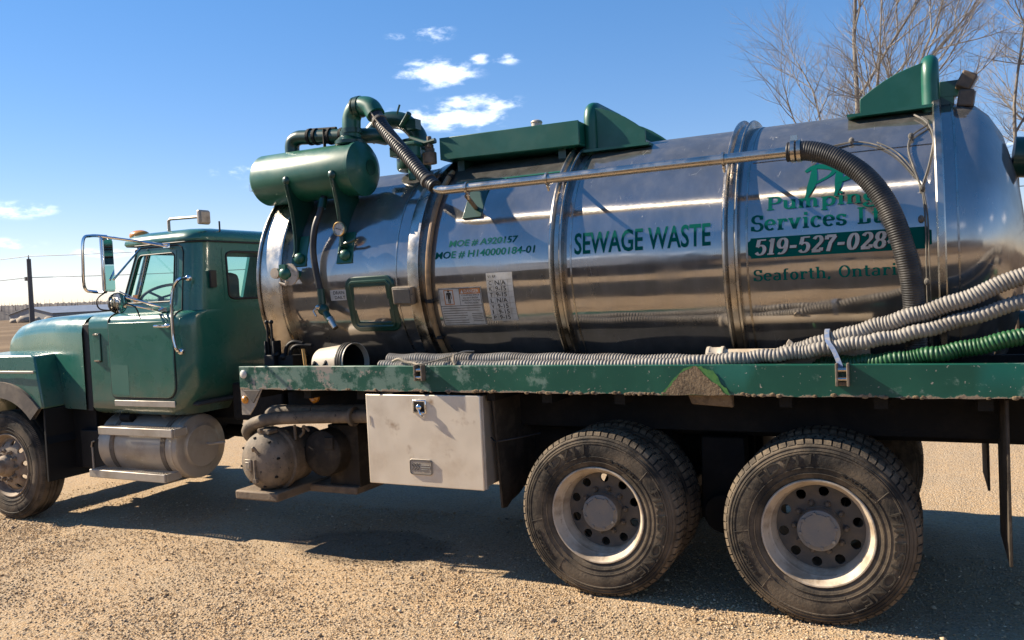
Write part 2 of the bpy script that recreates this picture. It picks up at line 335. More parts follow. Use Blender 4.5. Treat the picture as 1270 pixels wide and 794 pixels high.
SPLIT = {'bolt', 'clip', 'cross_member', 'air_line', 'step_bracket', 'chassis_rail', 'tray_support', 'valve_block', 'edge_trim', 'windscreen', 'tank_saddle', 'tail_lamp', 'vent_catch', 'roller', 'rim_rib', 'hose_clamp', 'deck_plate', 'tray_tab', 'gap_filler', 'trim_strip'}
class MB:
    def __init__(s): s.v = []; s.f = []
    def add(s, vs, fs):
        n = len(s.v); s.v += [tuple(p) for p in vs]; s.f += [tuple(i+n for i in f) for f in fs]; return s
    def box(s, x0, x1, y0, y1, z0, z1):
        return s.add([(x0, y0, z0), (x1, y0, z0), (x1, y1, z0), (x0, y1, z0), (x0, y0, z1), (x1, y0, z1), (x1, y1, z1), (x0, y1, z1)],
                     [(0, 3, 2, 1), (4, 5, 6, 7), (0, 1, 5, 4), (1, 2, 6, 5), (2, 3, 7, 6), (3, 0, 4, 7)])
    def hexa(s, p): return s.add(p, [(0, 3, 2, 1), (4, 5, 6, 7), (0, 1, 5, 4), (1, 2, 6, 5), (2, 3, 7, 6), (3, 0, 4, 7)])
    def tube(s, pts, r, n=10, closed=False, caps=True):
        P = [Vector(p) for p in pts]; m = len(P)
        rs = r if isinstance(r, (list, tuple)) else [r]*m
        T = []
        for i in range(m):
            if closed: t = P[(i+1) % m]-P[i-1]
            else: t = P[min(i+1, m-1)]-P[max(i-1, 0)]
            T.append(t.normalized() if t.length > 1e-9 else Vector((0, 0, 1)))
        a = Vector((0, 0, 1)) if abs(T[0].z) < .9 else Vector((1, 0, 0))
        u = T[0].cross(a).normalized(); vs = []
        for i in range(m):
            u = (u-T[i]*u.dot(T[i])); u = u.normalized() if u.length > 1e-6 else T[i].orthogonal().normalized()
            w = T[i].cross(u)
            for k in range(n):
                c = 2*pi*k/n
                vs.append(P[i]+(u*math.cos(c)+w*math.sin(c))*rs[i])
        fs = []
        for i in range(m if closed else m-1):
            j = (i+1) % m
            for k in range(n):
                l = (k+1) % n
                fs.append((i*n+k, i*n+l, j*n+l, j*n+k))
        if caps and not closed:
            fs.append(tuple(range(n-1, -1, -1))); fs.append(tuple((m-1)*n+k for k in range(n)))
        return s.add(vs, fs)
    def cyl(s, a, b, r, n=16, r1=None): return s.tube([a, b], [r, r if r1 is None else r1], n)
    def lathe(s, prof, c=(0, 0, 0), axis='x', n=48, closed=False):
        """prof: (radius, along-axis) pairs"""
        vs = []; m = len(prof)
        for (r, a) in prof:
            for k in range(n):
                t = 2*pi*k/n; p, q = r*math.cos(t), r*math.sin(t)
                if axis == 'x': vs.append((c[0]+a, c[1]+p, c[2]+q))
                elif axis == 'y': vs.append((c[0]+q, c[1]+a, c[2]+p))
                else: vs.append((c[0]+p, c[1]+q, c[2]+a))
        fs = []
        for i in range(m if closed else m-1):
            j = (i+1) % m
            for k in range(n):
                l = (k+1) % n
                fs.append((i*n+k, i*n+l, j*n+l, j*n+k))
        return s.add(vs, fs)
    def prism(s, poly, axis, a0, a1):
        """closed 2-D polygon pushed along an axis: 'y' takes (x,z), 'x' takes (y,z), 'z' takes (x,y)"""
        def P(p, a): return {'y': (p[0], a, p[1]), 'x': (a, p[0], p[1]), 'z': (p[0], p[1], a)}[axis]
        n = len(poly)
        return s.add([P(p, a0) for p in poly]+[P(p, a1) for p in poly],
                     [tuple(range(n)), tuple(range(2*n-1, n-1, -1))]+[(i, i+n, (i+1) % n+n, (i+1) % n) for i in range(n)])
    def ball(s, c, r, n=12, m=8):
        rx, ry, rz = r if isinstance(r, tuple) else (r, r, r)
        vs = [(c[0], c[1], c[2]-rz)]
        for i in range(1, m):
            e = -pi/2+pi*i/m
            for k in range(n): vs.append((c[0]+rx*math.cos(e)*math.cos(2*pi*k/n), c[1]+ry*math.cos(e)*math.sin(2*pi*k/n), c[2]+rz*math.sin(e)))
        vs.append((c[0], c[1], c[2]+rz)); fs = [(0, 1+(k+1) % n, 1+k) for k in range(n)]
        for i in range(m-2):
            for k in range(n):
                a = 1+i*n; b = a+n; l = (k+1) % n
                fs.append((a+k, a+l, b+l, b+k))
        b = 1+(m-2)*n; e = len(vs)-1
        fs += [(b+k, b+(k+1) % n, e) for k in range(n)]
        return s.add(vs, fs)
    def mesh(s, name, mat, angle=35, smooth=True):
        me = bpy.data.meshes.new(name); me.from_pydata(s.v, [], s.f); me.update()
        bm = bmesh.new(); bm.from_mesh(me); bmesh.ops.recalc_face_normals(bm, faces=bm.faces); bm.to_mesh(me); bm.free()
        if smooth:
            me.shade_smooth(); me.set_sharp_from_angle(angle=R_(angle))
        if mat: me.materials.append(MATS[mat])
        return me
    def build(s, name, mat, parent=None, bevel=0., angle=35, smooth=True, seg=2):
        if name in SPLIT:                                        # loose pieces of one kind: an object each
            up = list(range(len(s.v)))
            def find(i):
                while up[i] != i: up[i] = up[up[i]]; i = up[i]
                return i
            for f in s.f:
                for k in f[1:]: up[find(k)] = find(f[0])
            grp = {}
            for f in s.f: grp.setdefault(find(f[0]), []).append(f)
            if len(grp) > 1:
                o = None
                for fs in grp.values():
                    idx = sorted({i for f in fs for i in f}); mp = {j: k for k, j in enumerate(idx)}
                    m = MB(); m.v = [s.v[i] for i in idx]; m.f = [tuple(mp[i] for i in f) for f in fs]
                    o = m._build(name, mat, parent, bevel, angle, smooth, seg)
                return o
        return s._build(name, mat, parent, bevel, angle, smooth, seg)
    def _build(s, name, mat, parent=None, bevel=0., angle=35, smooth=True, seg=2):
        o = bpy.data.objects.new(name, s.mesh(name, mat, angle, smooth)); COL.objects.link(o)
        if parent is not None:
            o.parent = parent
            o.matrix_parent_inverse = Matrix.Translation(-offset_of(parent))
        if bevel:
            b = o.modifiers.new('bevel', 'BEVEL'); b.width = bevel; b.segments = seg; b.limit_method = 'ANGLE'; b.angle_limit = R_(40); b.harden_normals = False
        return o
def link(name, me, parent=None, loc=(0, 0, 0), rot=(0, 0, 0)):
    o = bpy.data.objects.new(name, me); COL.objects.link(o)
    o.location = loc; o.rotation_euler = rot
    if parent is not None: o.parent = parent
    return o
def arc2(cx, cz, r, a0, a1, n=8, ry=None):
    ry = r if ry is None else ry
    return [(cx+r*math.cos(R_(a0+(a1-a0)*i/n)), cz+ry*math.sin(R_(a0+(a1-a0)*i/n))) for i in range(n+1)]
def rrect(x0, x1, z0, z1, r, n=5):
    return arc2(x1-r, z1-r, r, 0, 90, n)+arc2(x0+r, z1-r, r, 90, 180, n)+arc2(x0+r, z0+r, r, 180, 270, n)+arc2(x1-r, z0+r, r, 270, 360, n)
def spline(pts, n=8):
    """Catmull-Rom through the points"""
    P = [Vector(p) for p in pts]; P = [P[0]*2-P[1]]+P+[P[-1]*2-P[-2]]; out = []
    for i in range(1, len(P)-2):
        a, b, c, d = P[i-1:i+3]
        for k in range(n):
            t = k/n
            out.append(.5*((2*b)+(c-a)*t+(2*a-5*b+4*c-d)*t*t+(3*b-a-3*c+d)*t**3))
    out.append(P[-2]); return out
def resample(pts, step):
    P = [Vector(p) for p in pts]; L = [0]
    for i in range(1, len(P)): L.append(L[-1]+(P[i]-P[i-1]).length)
    n = max(2, int(L[-1]/step)); out = []; j = 0
    for k in range(n+1):
        d = L[-1]*k/n
        while j < len(P)-2 and L[j+1] < d: j += 1
        t = (d-L[j])/max(1e-9, L[j+1]-L[j]); out.append(P[j].lerp(P[j+1], min(1, t)))
    return out
def ribbed(pts, r, pitch, depth, n=14):
    """corrugated hose: round ribs with narrow grooves"""
    P = resample(pts, pitch/6); m = MB(); rs = []
    for i in range(len(P)):
        ph = (i % 6)
        rs.append(r-depth*(1.0, .55, .08, 0, .08, .55)[ph])
    return m.tube(P, rs, n)

# the barrel of the tank: axis along x
TY, TZ, TR = 1.2, 2.109, .896
def on_tank(x, deg, off=0.):
    a = R_(deg); return Vector((x, TY-(TR+off)*math.cos(a), TZ+(TR+off)*math.sin(a)))
def wrap(v2, x0, deg0, off):
    a = R_(deg0)+v2[1]/TR
    return (x0+v2[0], TY-(TR+off)*math.cos(a), TZ+(TR+off)*math.sin(a))

# ------------------------------------------------------------------ lettering
_font_cache = {}
def text_mesh(body, bold=.012):
    if (body, bold) in _font_cache: return _font_cache[(body, bold)]
    cu = bpy.data.curves.new('lettering', 'FONT'); cu.body = body; cu.size = 1; cu.resolution_u = 3; cu.offset = bold
    ob = bpy.data.objects.new('lettering', cu); COL.objects.link(ob)
    dg = bpy.context.evaluated_depsgraph_get(); dg.update()
    me = bpy.data.meshes.new_from_object(ob.evaluated_get(dg))
    vs = [(v.co.x, v.co.y) for v in me.vertices]; fs = [tuple(p.vertices) for p in me.polygons]
    bpy.data.objects.remove(ob); bpy.data.curves.remove(cu); bpy.data.meshes.remove(me)
    _font_cache[(body, bold)] = (vs, fs); return vs, fs
def fitted(body, x0, x1, y0, y1, slant=0., bold=.012):
    vs, fs = text_mesh(body, bold)
    ax = min(v[0] for v in vs); bx = max(v[0] for v in vs); ay = min(v[1] for v in vs); by = max(v[1] for v in vs)
    out = []
    for (x, y) in vs:
        t = (y-ay)/(by-ay); out.append((x0+(x-ax)/(bx-ax)*(x1-x0)+slant*t*(y1-y0), y0+t*(y1-y0)))
    return out, fs
def cut_bands(vs, fs, step):
    bm = bmesh.new(); vv = [bm.verts.new((x, y, z)) for x, y, z in vs]
    for f in fs:
        try: bm.faces.new([vv[i] for i in f])
        except ValueError: pass
    lo = min(v[1] for v in vs); hi = max(v[1] for v in vs); y = lo+step
    while y < hi:
        bmesh.ops.bisect_plane(bm, geom=bm.verts[:]+bm.edges[:]+bm.faces[:], plane_co=(0, y, 0), plane_no=(0, 1, 0)); y += step
    bm.verts.index_update()
    r = [tuple(v.co) for v in bm.verts], [tuple(v.index for v in f.verts) for f in bm.faces]
    bm.free(); return r
def tank_print(name, vs, fs, mat, parent, x0, deg0, off, step=.035):
    """flat print on the barrel: 2-D points (u along, v up, optional layer) bent round it"""
    v3 = [(v[0], v[1], v[2] if len(v) > 2 else 0.) for v in vs]
    v3, fs = cut_bands(v3, fs, step)
    m = MB(); m.add([wrap(v, x0, deg0, off+v[2]) for v in v3], fs)
    me = bpy.data.meshes.new(name); me.from_pydata(m.v, [], m.f); me.update()
    bm = bmesh.new(); bm.from_mesh(me)
    for f in bm.faces:
        f.normal_update()
        c = f.calc_center_median()
        if f.normal.dot(Vector((0, c.y-TY, c.z-TZ))) < 0: f.normal_flip()
    bm.to_mesh(me); bm.free()
    me.materials.append(MATS[mat])
    o = bpy.data.objects.new(name, me); COL.objects.link(o); o.parent = parent; o.matrix_parent_inverse = Matrix.Translation(-offset_of(parent))
    return o

# a slab-serif face drawn with broad-pen strokes: upright strokes thick, level strokes thin
def A(cx, cy, rx, ry, a0, a1, n=14): return [(cx+rx*math.cos(R_(a0+(a1-a0)*i/n)), cy+ry*math.sin(R_(a0+(a1-a0)*i/n))) for i in range(n+1)]
def H(x0, x1, y): return ('h', [(x0, y), (x1, y)])
GL = {
 'P': (.80, [[(.22, 0), (.22, 1)], H(.05, .42, .04), H(.05, .42, .96), [(.22, .96), (.45, .96)]+A(.45, .72, .25, .24, 90, -90)+[(.22, .48)]]),
 'S': (.72, [A(.36, .73, .24, .24, 30, 270)+A(.36, .26, .26, .24, 90, -150)[1:], [(.59, .72), (.59, .97)], [(.11, .03), (.11, .3)]]),
 'L': (.72, [[(.22, 0), (.22, 1)], H(.05, .42, .96), H(.05, .62, .04), [(.60, .04), (.60, .3)]]),
 'O': (.86, [A(.43, .5, .31, .47, 0, 360, 24)]),
 'u': (.80, [[(.2, .66), (.2, .24)]+A(.38, .24, .18, .21, 180, 300)+[(.58, .2)], [(.6, .68), (.6, 0)], H(.05, .2, .64), H(.45, .6, .64), H(.6, .76, .04)]),
 'm': (1.12, [[(.18, 0), (.18, .68)], [(.18, .45)]+A(.36, .46, .16, .18, 160, 0)+[(.53, 0)], [(.53, .45)]+A(.71, .46, .16, .18, 160, 0)+[(.88, 0)], H(.04, .18, .64), H(.05, .31, .04), H(.42, .66, .04), H(.77, 1.03, .04)]),
 'n': (.80, [[(.2, 0), (.2, .68)], [(.2, .45)]+A(.41, .46, .19, .18, 160, 0)+[(.6, 0)], H(.05, .2, .64), H(.06, .34, .04), H(.46, .74, .04)]),
 'p': (.78, [[(.2, -.3), (.2, .68)], A(.43, .34, .22, .31, 150, -150, 20), H(.05, .2, .64), H(.05, .36, -.27)]),
 'i': (.42, [[(.21, 0), (.21, .68)], H(.06, .21, .64), H(.06, .37, .04), [(.21, .8), (.21, .98)]]),
 'g': (.74, [A(.33, .42, .2, .23, 0, 360, 20), [(.2, .2)]+A(.34, .1, .2, .09, 150, 60)+A(.36, -.13, .26, .15, 70, -250, 20), [(.5, .6), (.68, .64)]]),
 'e': (.68, [[(.12, .38), (.57, .38)]+A(.34, .35, .23, .31, 8, 315, 20)]),
 'r': (.60, [[(.2, 0), (.2, .68)], [(.2, .42)]+A(.42, .44, .18, .2, 160, 60), [(.5, .62), (.5, .48)], H(.05, .2, .64), H(.06, .38, .04)]),
 'v': (.74, [[(.14, .66), (.36, .02)], [(.36, .02), (.58, .66)], H(.03, .28, .64), H(.46, .70, .64)]),
 'c': (.64, [A(.34, .34, .22, .31, 50, 315, 20), [(.5, .46), (.5, .62)]]),
 's': (.60, [A(.29, .49, .17, .16, 30, 270)+A(.29, .18, .18, .15, 90, -150)[1:], [(.45, .5), (.45, .65)], [(.11, .03), (.11, .2)]]),
 't': (.50, [[(.22, .9), (.22, .18)]+A(.34, .17, .12, .14, 180, 320), H(.05, .44, .64)]),
 'd': (.80, [[(.58, 0), (.58, 1)], A(.35, .34, .22, .31, 30, 330, 20), H(.43, .58, .96), H(.58, .74, .04)]),
 'a': (.70, [A(.33, .47, .19, .18, 150, 0)+[(.52, .1), (.6, .05)], A(.31, .2, .19, .17, 60, 330, 16)]),
 'f': (.50, [[(.2, 0), (.2, .75)]+A(.34, .78, .14, .18, 180, 50), H(.05, .42, .62), H(.05, .36, .04)]),
 'o': (.70, [A(.35, .34, .22, .31, 0, 360, 20)]),
 'h': (.80, [[(.2, 0), (.2, 1)], [(.2, .45)]+A(.41, .46, .19, .18, 160, 0)+[(.6, 0)], H(.05, .2, .96), H(.06, .34, .04), H(.46, .74, .04)]),
 '.': (.32, [[(.15, 0), (.15, .15)]]), ',': (.32, [[(.15, .14), (.15, .02), (.08, -.12)]]),
 '5': (.68, [[(.56, .95), (.18, .95)], [(.18, .97), (.15, .52)], [(.15, .52)]+A(.33, .32, .23, .29, 130, -150, 20)]),
 '1': (.50, [[(.26, 0), (.26, 1)], [(.1, .82), (.26, .97)], H(.08, .44, .04)]),
 '9': (.68, [A(.33, .67, .21, .29, 0, 360, 20), [(.54, .67)]+A(.3, .4, .25, .37, 10, -120)]),
 '-': (.52, [('k', [(.08, .42), (.44, .42)])]),
 '2': (.68, [A(.33, .7, .2, .26, 160, -30)+[(.14, .08)], ('k', [(.10, .06), (.56, .06)]), [(.57, .05), (.57, .25)]]),
 '7': (.64, [('k', [(.10, .92), (.58, .92)]), [(.12, .95), (.12, .72)], [(.56, .92), (.34, .5), (.28, 0)]]),
 '0': (.70, [A(.35, .5, .21, .46, 0, 360, 24)]),
 '8': (.68, [A(.33, .72, .18, .23, 0, 360, 20), A(.33, .25, .22, .24, 0, 360, 20)]),
 '4': (.70, [[(.46, 0), (.46, 1)], [(.44, .96), (.08, .3)], H(.06, .64, .28), H(.3, .6, .04)]),
 ' ': (.45, []),
}
def stroke_quads(pts, thick, thin, fixed=None, lay=0.):
    vs = []; fs = []; n = len(pts)
    for i in range(n):
        a = pts[max(0, i-1)]; b = pts[min(n-1, i+1)]
        tx, ty = b[0]-a[0], b[1]-a[1]; l = math.hypot(tx, ty) or 1; tx /= l; ty /= l
        w = fixed if fixed else thin+(thick-thin)*abs(ty)**1.3
        vs += [(pts[i][0]-ty*w/2, pts[i][1]+tx*w/2, lay), (pts[i][0]+ty*w/2, pts[i][1]-tx*w/2, lay)]
    for i in range(n-1): fs.append((2*i, 2*i+1, 2*i+3, 2*i+2))
    return vs, fs
def serif_text(body, x0, x1, base, height, thick=.185, thin=.085, slant=0.):
    V = []; F = []; x = 0; k = 0
    for ch in body:
        adv, strokes = GL[ch]
        for st in strokes:
            fixed = None
            if isinstance(st, tuple): fixed = thin if st[0] == 'h' else thick*.8; st = st[1]
            vs, fs = stroke_quads(st, thick, thin, fixed, .00025*(k % 6)); k += 1
            n = len(V); V += [(v[0]+x, v[1], v[2]) for v in vs]; F += [tuple(i+n for i in f) for f in fs]
        x += adv
    w = x
    return [(x0+v[0]/w*(x1-x0)+slant*v[1]*height, base+v[1]*height, v[2]) for v in V], F

# ------------------------------------------------------------------ ground, field, far things
def make_ground():
    def sheet(name, xs, ys, z, mat, amp=0., edge=None):
        X, Y = np.meshgrid(xs, ys); Z = np.full_like(X, z)
        if amp:
            from mathutils import noise as mn
            for i in range(X.shape[0]):
                for j in range(X.shape[1]):
                    p = Vector((X[i, j], Y[i, j], 0))
                    Z[i, j] += amp*(mn.noise(p*2.3)*.9+mn.noise(p*7)*.55+mn.noise(p*19)*.3)
        ny, nx = X.shape
        v = np.stack([X, Y, Z], -1).reshape(-1, 3)
        idx = np.arange(nx*ny).reshape(ny, nx)
        f = np.stack([idx[:-1, :-1], idx[:-1, 1:], idx[1:, 1:], idx[1:, :-1]], -1).reshape(-1, 4)
        me = bpy.data.meshes.new(name); me.from_pydata(v.tolist(), [], f.tolist()); me.update(); me.shade_smooth()
        me.materials.append(MATS[mat]); o = bpy.data.objects.new(name, me); COL.objects.link(o); tag(o, kind='structure'); return o
    far = np.concatenate([np.linspace(-9000, -120, 12), np.linspace(-100, 100, 21), np.linspace(120, 9000, 12)])
    sheet('field', far, far, -.05, 'field_soil')
    xs = np.concatenate([np.linspace(-16, -7, 10), np.linspace(-6.8, 3.4, 200), np.linspace(3.8, 22, 12)])
    ys = np.concatenate([np.linspace(-16, -3, 10), np.linspace(-2.6, 1.6, 90), np.linspace(2, 16, 15)])
    sheet('ground', xs, ys, 0., 'gravel_ground', .009)
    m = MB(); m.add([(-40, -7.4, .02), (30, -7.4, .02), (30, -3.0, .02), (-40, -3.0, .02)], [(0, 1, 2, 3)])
    tag(m.build('shade_strip', 'ground_shade'), kind='structure')  # added dark strip: shaded ground, as the tank mirrors it, put into colour
make_ground()

def make_gravel():
    ico = []
    bm = bmesh.new(); bmesh.ops.create_icosphere(bm, subdivisions=1, radius=1)
    base = np.array([v.co[:] for v in bm.verts]); tri = np.array([[v.index for v in f.verts] for f in bm.faces]); bm.free()
    for k in range(12):
        b = base*(1+nrng.uniform(-.3, .22, (len(base), 1)))*np.array([1, nrng.uniform(.6, .95), nrng.uniform(.4, .7)]); ico.append(b)
    N = 64000
    # denser near the front edge of the picture
    x = nrng.uniform(-6.6, 2.4, N*2); y = nrng.uniform(-2.1, 1.5, N*2)
    clump = np.sin(x*1.9+np.sin(y*2.3)*1.3)*np.sin(y*2.7+x*.8)*.5+.5
    keep = (nrng.uniform(0, 1, N*2) < np.clip(.16+.8*clump, 0, 1)*np.where(y < .15, 1, .35)); x, y = x[keep][:N], y[keep][:N]; n = len(x)
    s = .0036+.0066*nrng.random(n)**2.2; big = nrng.random(n) < .03; s[big] *= nrng.uniform(1.3, 2.3, big.sum())
    a = nrng.uniform(0, 2*pi, n); ca, sa = np.cos(a), np.sin(a); tpl = nrng.integers(0, 12, n)
    bb = np.stack(ico)[tpl]                                       # n,v,3
    vx = (bb[..., 0]*ca[:, None]-bb[..., 1]*sa[:, None])*s[:, None]+x[:, None]
    vy = (bb[..., 0]*sa[:, None]+bb[..., 1]*ca[:, None])*s[:, None]+y[:, None]
    vz = bb[..., 2]*s[:, None]+(s*nrng.uniform(.1, .5, n))[:, None]+.002
    nv = base.shape[0]; V = np.stack([vx, vy, vz], -1).reshape(-1, 3).astype(np.float32)
    T = (tri[None]+(np.arange(n)*nv)[:, None, None]).reshape(-1, 3).astype(np.int32)
    me = bpy.data.meshes.new('gravel')
    me.vertices.add(len(V)); me.vertices.foreach_set('co', V.ravel())
    me.loops.add(T.size); me.loops.foreach_set('vertex_index', T.ravel())
    me.polygons.add(len(T)); me.polygons.foreach_set('loop_start', np.arange(0, T.size, 3, dtype=np.int32)); me.polygons.foreach_set('loop_total', np.full(len(T), 3, np.int32))
    me.update(calc_edges=True)
    pal = np.array([(.42, .35, .26), (.36, .28, .19), (.50, .44, .35), (.30, .26, .22), (.22, .205, .19), (.44, .33, .2), (.58, .53, .45)])
    pc = pal[nrng.choice(7, n, p=[.3, .25, .14, .12, .05, .1, .04])]*nrng.uniform(.78, 1.05, (n, 1))*np.array([1.12, .99, .83])
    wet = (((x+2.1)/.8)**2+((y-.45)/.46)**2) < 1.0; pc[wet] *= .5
    ca_ = np.concatenate([np.repeat(pc, nv, 0), np.ones((n*nv, 1))], 1).astype(np.float32)
    at = me.attributes.new('stone_colour', 'FLOAT_COLOR', 'POINT'); at.data.foreach_set('color', ca_.ravel())
    me.materials.append(MATS['stones'])
    o = bpy.data.objects.new('gravel', me); COL.objects.link(o)
    tag(o, 'small tan and grey stones scattered over the lot', 'gravel', kind='stuff')
make_gravel()

def make_far():
    # woods along the horizon at left (seen past the hood) and behind the camera (seen in the polished tank)
    def woods(name, line, depth, h, step, label):
        m = MB(); rows = 6; n = len(line); vs = []
        from mathutils import noise as mn
        for j in range(rows):
            for i, (x, y, nx, ny) in enumerate(line):
                t = j/(rows-1); k = .82+.12*mn.noise(Vector((i*.06, j*3., 0)))+.10*mn.noise(Vector((i*.9, j*7., 2)))+rng.uniform(-.05, .05)
                d = depth*t+rng.uniform(-1, 1)*step*.6
                vs.append((x+nx*d, y+ny*d, -.3 if j == 0 else h*k*(.55 if j == 1 else .8 if j == 2 else 1)))
        fs = [(j*n+i, j*n+i+1, (j+1)*n+i+1, (j+1)*n+i) for j in range(rows-1) for i in range(n-1)]
        m.add(vs, fs)
        for i in range(0, n, 2):                                   # bare tops
            x, y, nx, ny = line[i]; d = rng.uniform(0, depth); q = rng.uniform(-1, 1)*step
            m.tube([(x+nx*d+q, y+ny*d, h*.5), (x+nx*d+q*1.3, y+ny*d, h*rng.uniform(.9, 1.08))], [step*.25, step*.03], 4)
        o = m.build(name, 'woods', angle=180); tag(o, label, 'woods', kind='stuff')
    ln = []
    for i in range(700):
        az = R_(-82+48*i/699); ln.append((1.9+430*math.sin(az), -4.8+430*math.cos(az), math.sin(az), math.cos(az)))
    woods('far_woods', ln, 60, 8.2, .8, 'dark bare woods along the horizon behind the grey roofed barn')
    ln = [(-200+330*i/399, -95+.1*(-200+330*i/399), 0, -1) for i in range(400)]
    woods('woods_behind', ln, 20, 11, 1.0, 'bare woods reflected as a dark band in the tank')
    # long low barn at left
    b = empty('barn', (-268, 170, -.05)); tag(b, 'long low grey roofed barn beyond the truck hood', 'barn')
    def pt(x, y):  # direction + distance helper in plain trig: bearing in degrees from +y, metres
        return (1.9+y*math.sin(R_(x)), -4.83+y*math.cos(R_(x)))
    A0 = Vector((*pt(-57.75, 335), 0)); B0 = Vector((*pt(-55.5, 312), 0))           # gable end
    L = (Vector((*pt(-50.5, 345), 0))-Vector((*pt(-55.5, 312), 0)))                # along the side
    mid = (A0+B0)/2; hw = 2.2; hr = 4.35
    def up(v, z): return (v.x, v.y, z)
    w = MB(); w.add([up(A0, -.05), up(B0, -.05), up(B0, hw), up(mid, hr-.1), up(A0, hw)], [(0, 1, 2, 3, 4)])
    w.add([up(B0, -.05), up(B0+L, -.05), up(B0+L, hw), up(B0, hw)], [(0, 1, 2, 3)])
    w.add([up(A0, -.05), up(A0+L, -.05), up(A0+L, hw), up(A0, hw)], [(0, 1, 2, 3)])
    w.add([up(A0+L, -.05), up(B0+L, -.05), up(B0+L, hw), up(mid+L, hr-.1), up(A0+L, hw)], [(0, 1, 2, 3, 4)])
    w.build('wall', 'barn_wall', b, smooth=False)
    r = MB(); e = (B0-A0).normalized()*.5; Ln = L.normalized()*.5
    for s, E0 in ((1, B0+e), (-1, A0-e)):
        p = [up(E0-Ln, hw-.15), up(E0+L+Ln, hw-.15), up(mid+L+Ln, hr), up(mid-Ln, hr)]
        r.add(p+[(a, c, z+.12) for a, c, z in p], [(0, 1, 2, 3), (4, 5, 6, 7), (0, 1, 5, 4), (1, 2, 6, 5), (2, 3, 7, 6), (3, 0, 4, 7)])
    r.build('roof', 'roof_metal', b, smooth=False)
    for (az, d, s, lb) in ((-57.0, 250, 1.5, 'largest pale boulder in front of the barn gable'), (-56.4, 248, 1.2, 'rounded tan boulder next to the largest one'), (-55.7, 252, 1.1, 'small grey boulder by the foot of the utility pole'), (-57.5, 255, 1.0, 'leftmost small pale boulder before the barn')):
        x, y = pt(az, d); m = MB(); m.ball((x, y, s*.35), (s*1.5, s, s*.8), 10, 7)
        m.v = [(a+rng.uniform(-.1, .1)*s, c+rng.uniform(-.1, .1)*s, z+rng.uniform(-.12, .12)*s) for a, c, z in m.v]
        o = m.build('boulder', 'boulder', angle=60); tag(o, lb, 'boulder', 'boulders by the barn')
    # utility pole and its wires
    x, y = pt(-56.6, 62); p = empty('utility_pole', (x, y, -.05)); tag(p, 'leaning wooden utility pole in front of the grey barn', 'utility pole')
    m = MB(); m.cyl((x, y, -.3), (x+.05, y+.02, 5.55), .17, 10, .13); m.build('pole', 'pole_wood', p)
    m = MB(); m.cyl((x+.05, y+.02, 5.5), (x+.05, y+.02, 5.8), .05, 8, .03); m.build('insulator', 'sticker_grey', p)
    m = MB(); m.box(x-.3, x-.1, y-.12, y+.1, 4.15, 4.4); m.build('bracket', 'pole_wood', p)
    wd = Vector((math.cos(R_(8)), math.sin(R_(8)), 0))
    for z, lb in ((5.72, 'upper thin power line running over the hood'), (4.35, 'lower thin power line running over the hood')):
        pts = []
        for k in range(-14, 26):
            q = Vector((x+.05, y, z))+wd*(k*3.2); s_ = (k*3.2) % 1e9
            span = (k % 14)/14; q.z += -2.6*span*(1-span)*.6; pts.append(q)
        m = MB(); m.tube(pts, .022, 5); tag(m.build('power_line', 'wire'), lb, 'power line', 'power lines at the pole')
    # barn behind the camera, seen only in the polished tank
    b = empty('machine_shed', (-13, -20, 0)); tag(b, 'brown shed with grey metal roof reflected in the tank', 'shed')
    m = MB(); m.box(-24, -5.2, -26, -14.5, -.05, 2.4); m.build('wall', 'barn_dark', b, smooth=False)
    m = MB(); m.hexa([(-24.4, -26.5, 2.3), (-4.8, -26.5, 2.3), (-4.8, -14.0, 2.3), (-24.4, -14.0, 2.3), (-24.4, -20.5, 5.0), (-4.8, -20.5, 5.0), (-4.8, -20.2, 5.0), (-24.4, -20.2, 5.0)]); m.build('roof', 'roof_metal', b, smooth=False)
    for i in range(4):
        m = MB(); m.box(-22.5+i*4.4, -19.3+i*4.4, -14.5, -14.42, -.04, 2.15); m.build('door', 'chassis', b)
make_far()

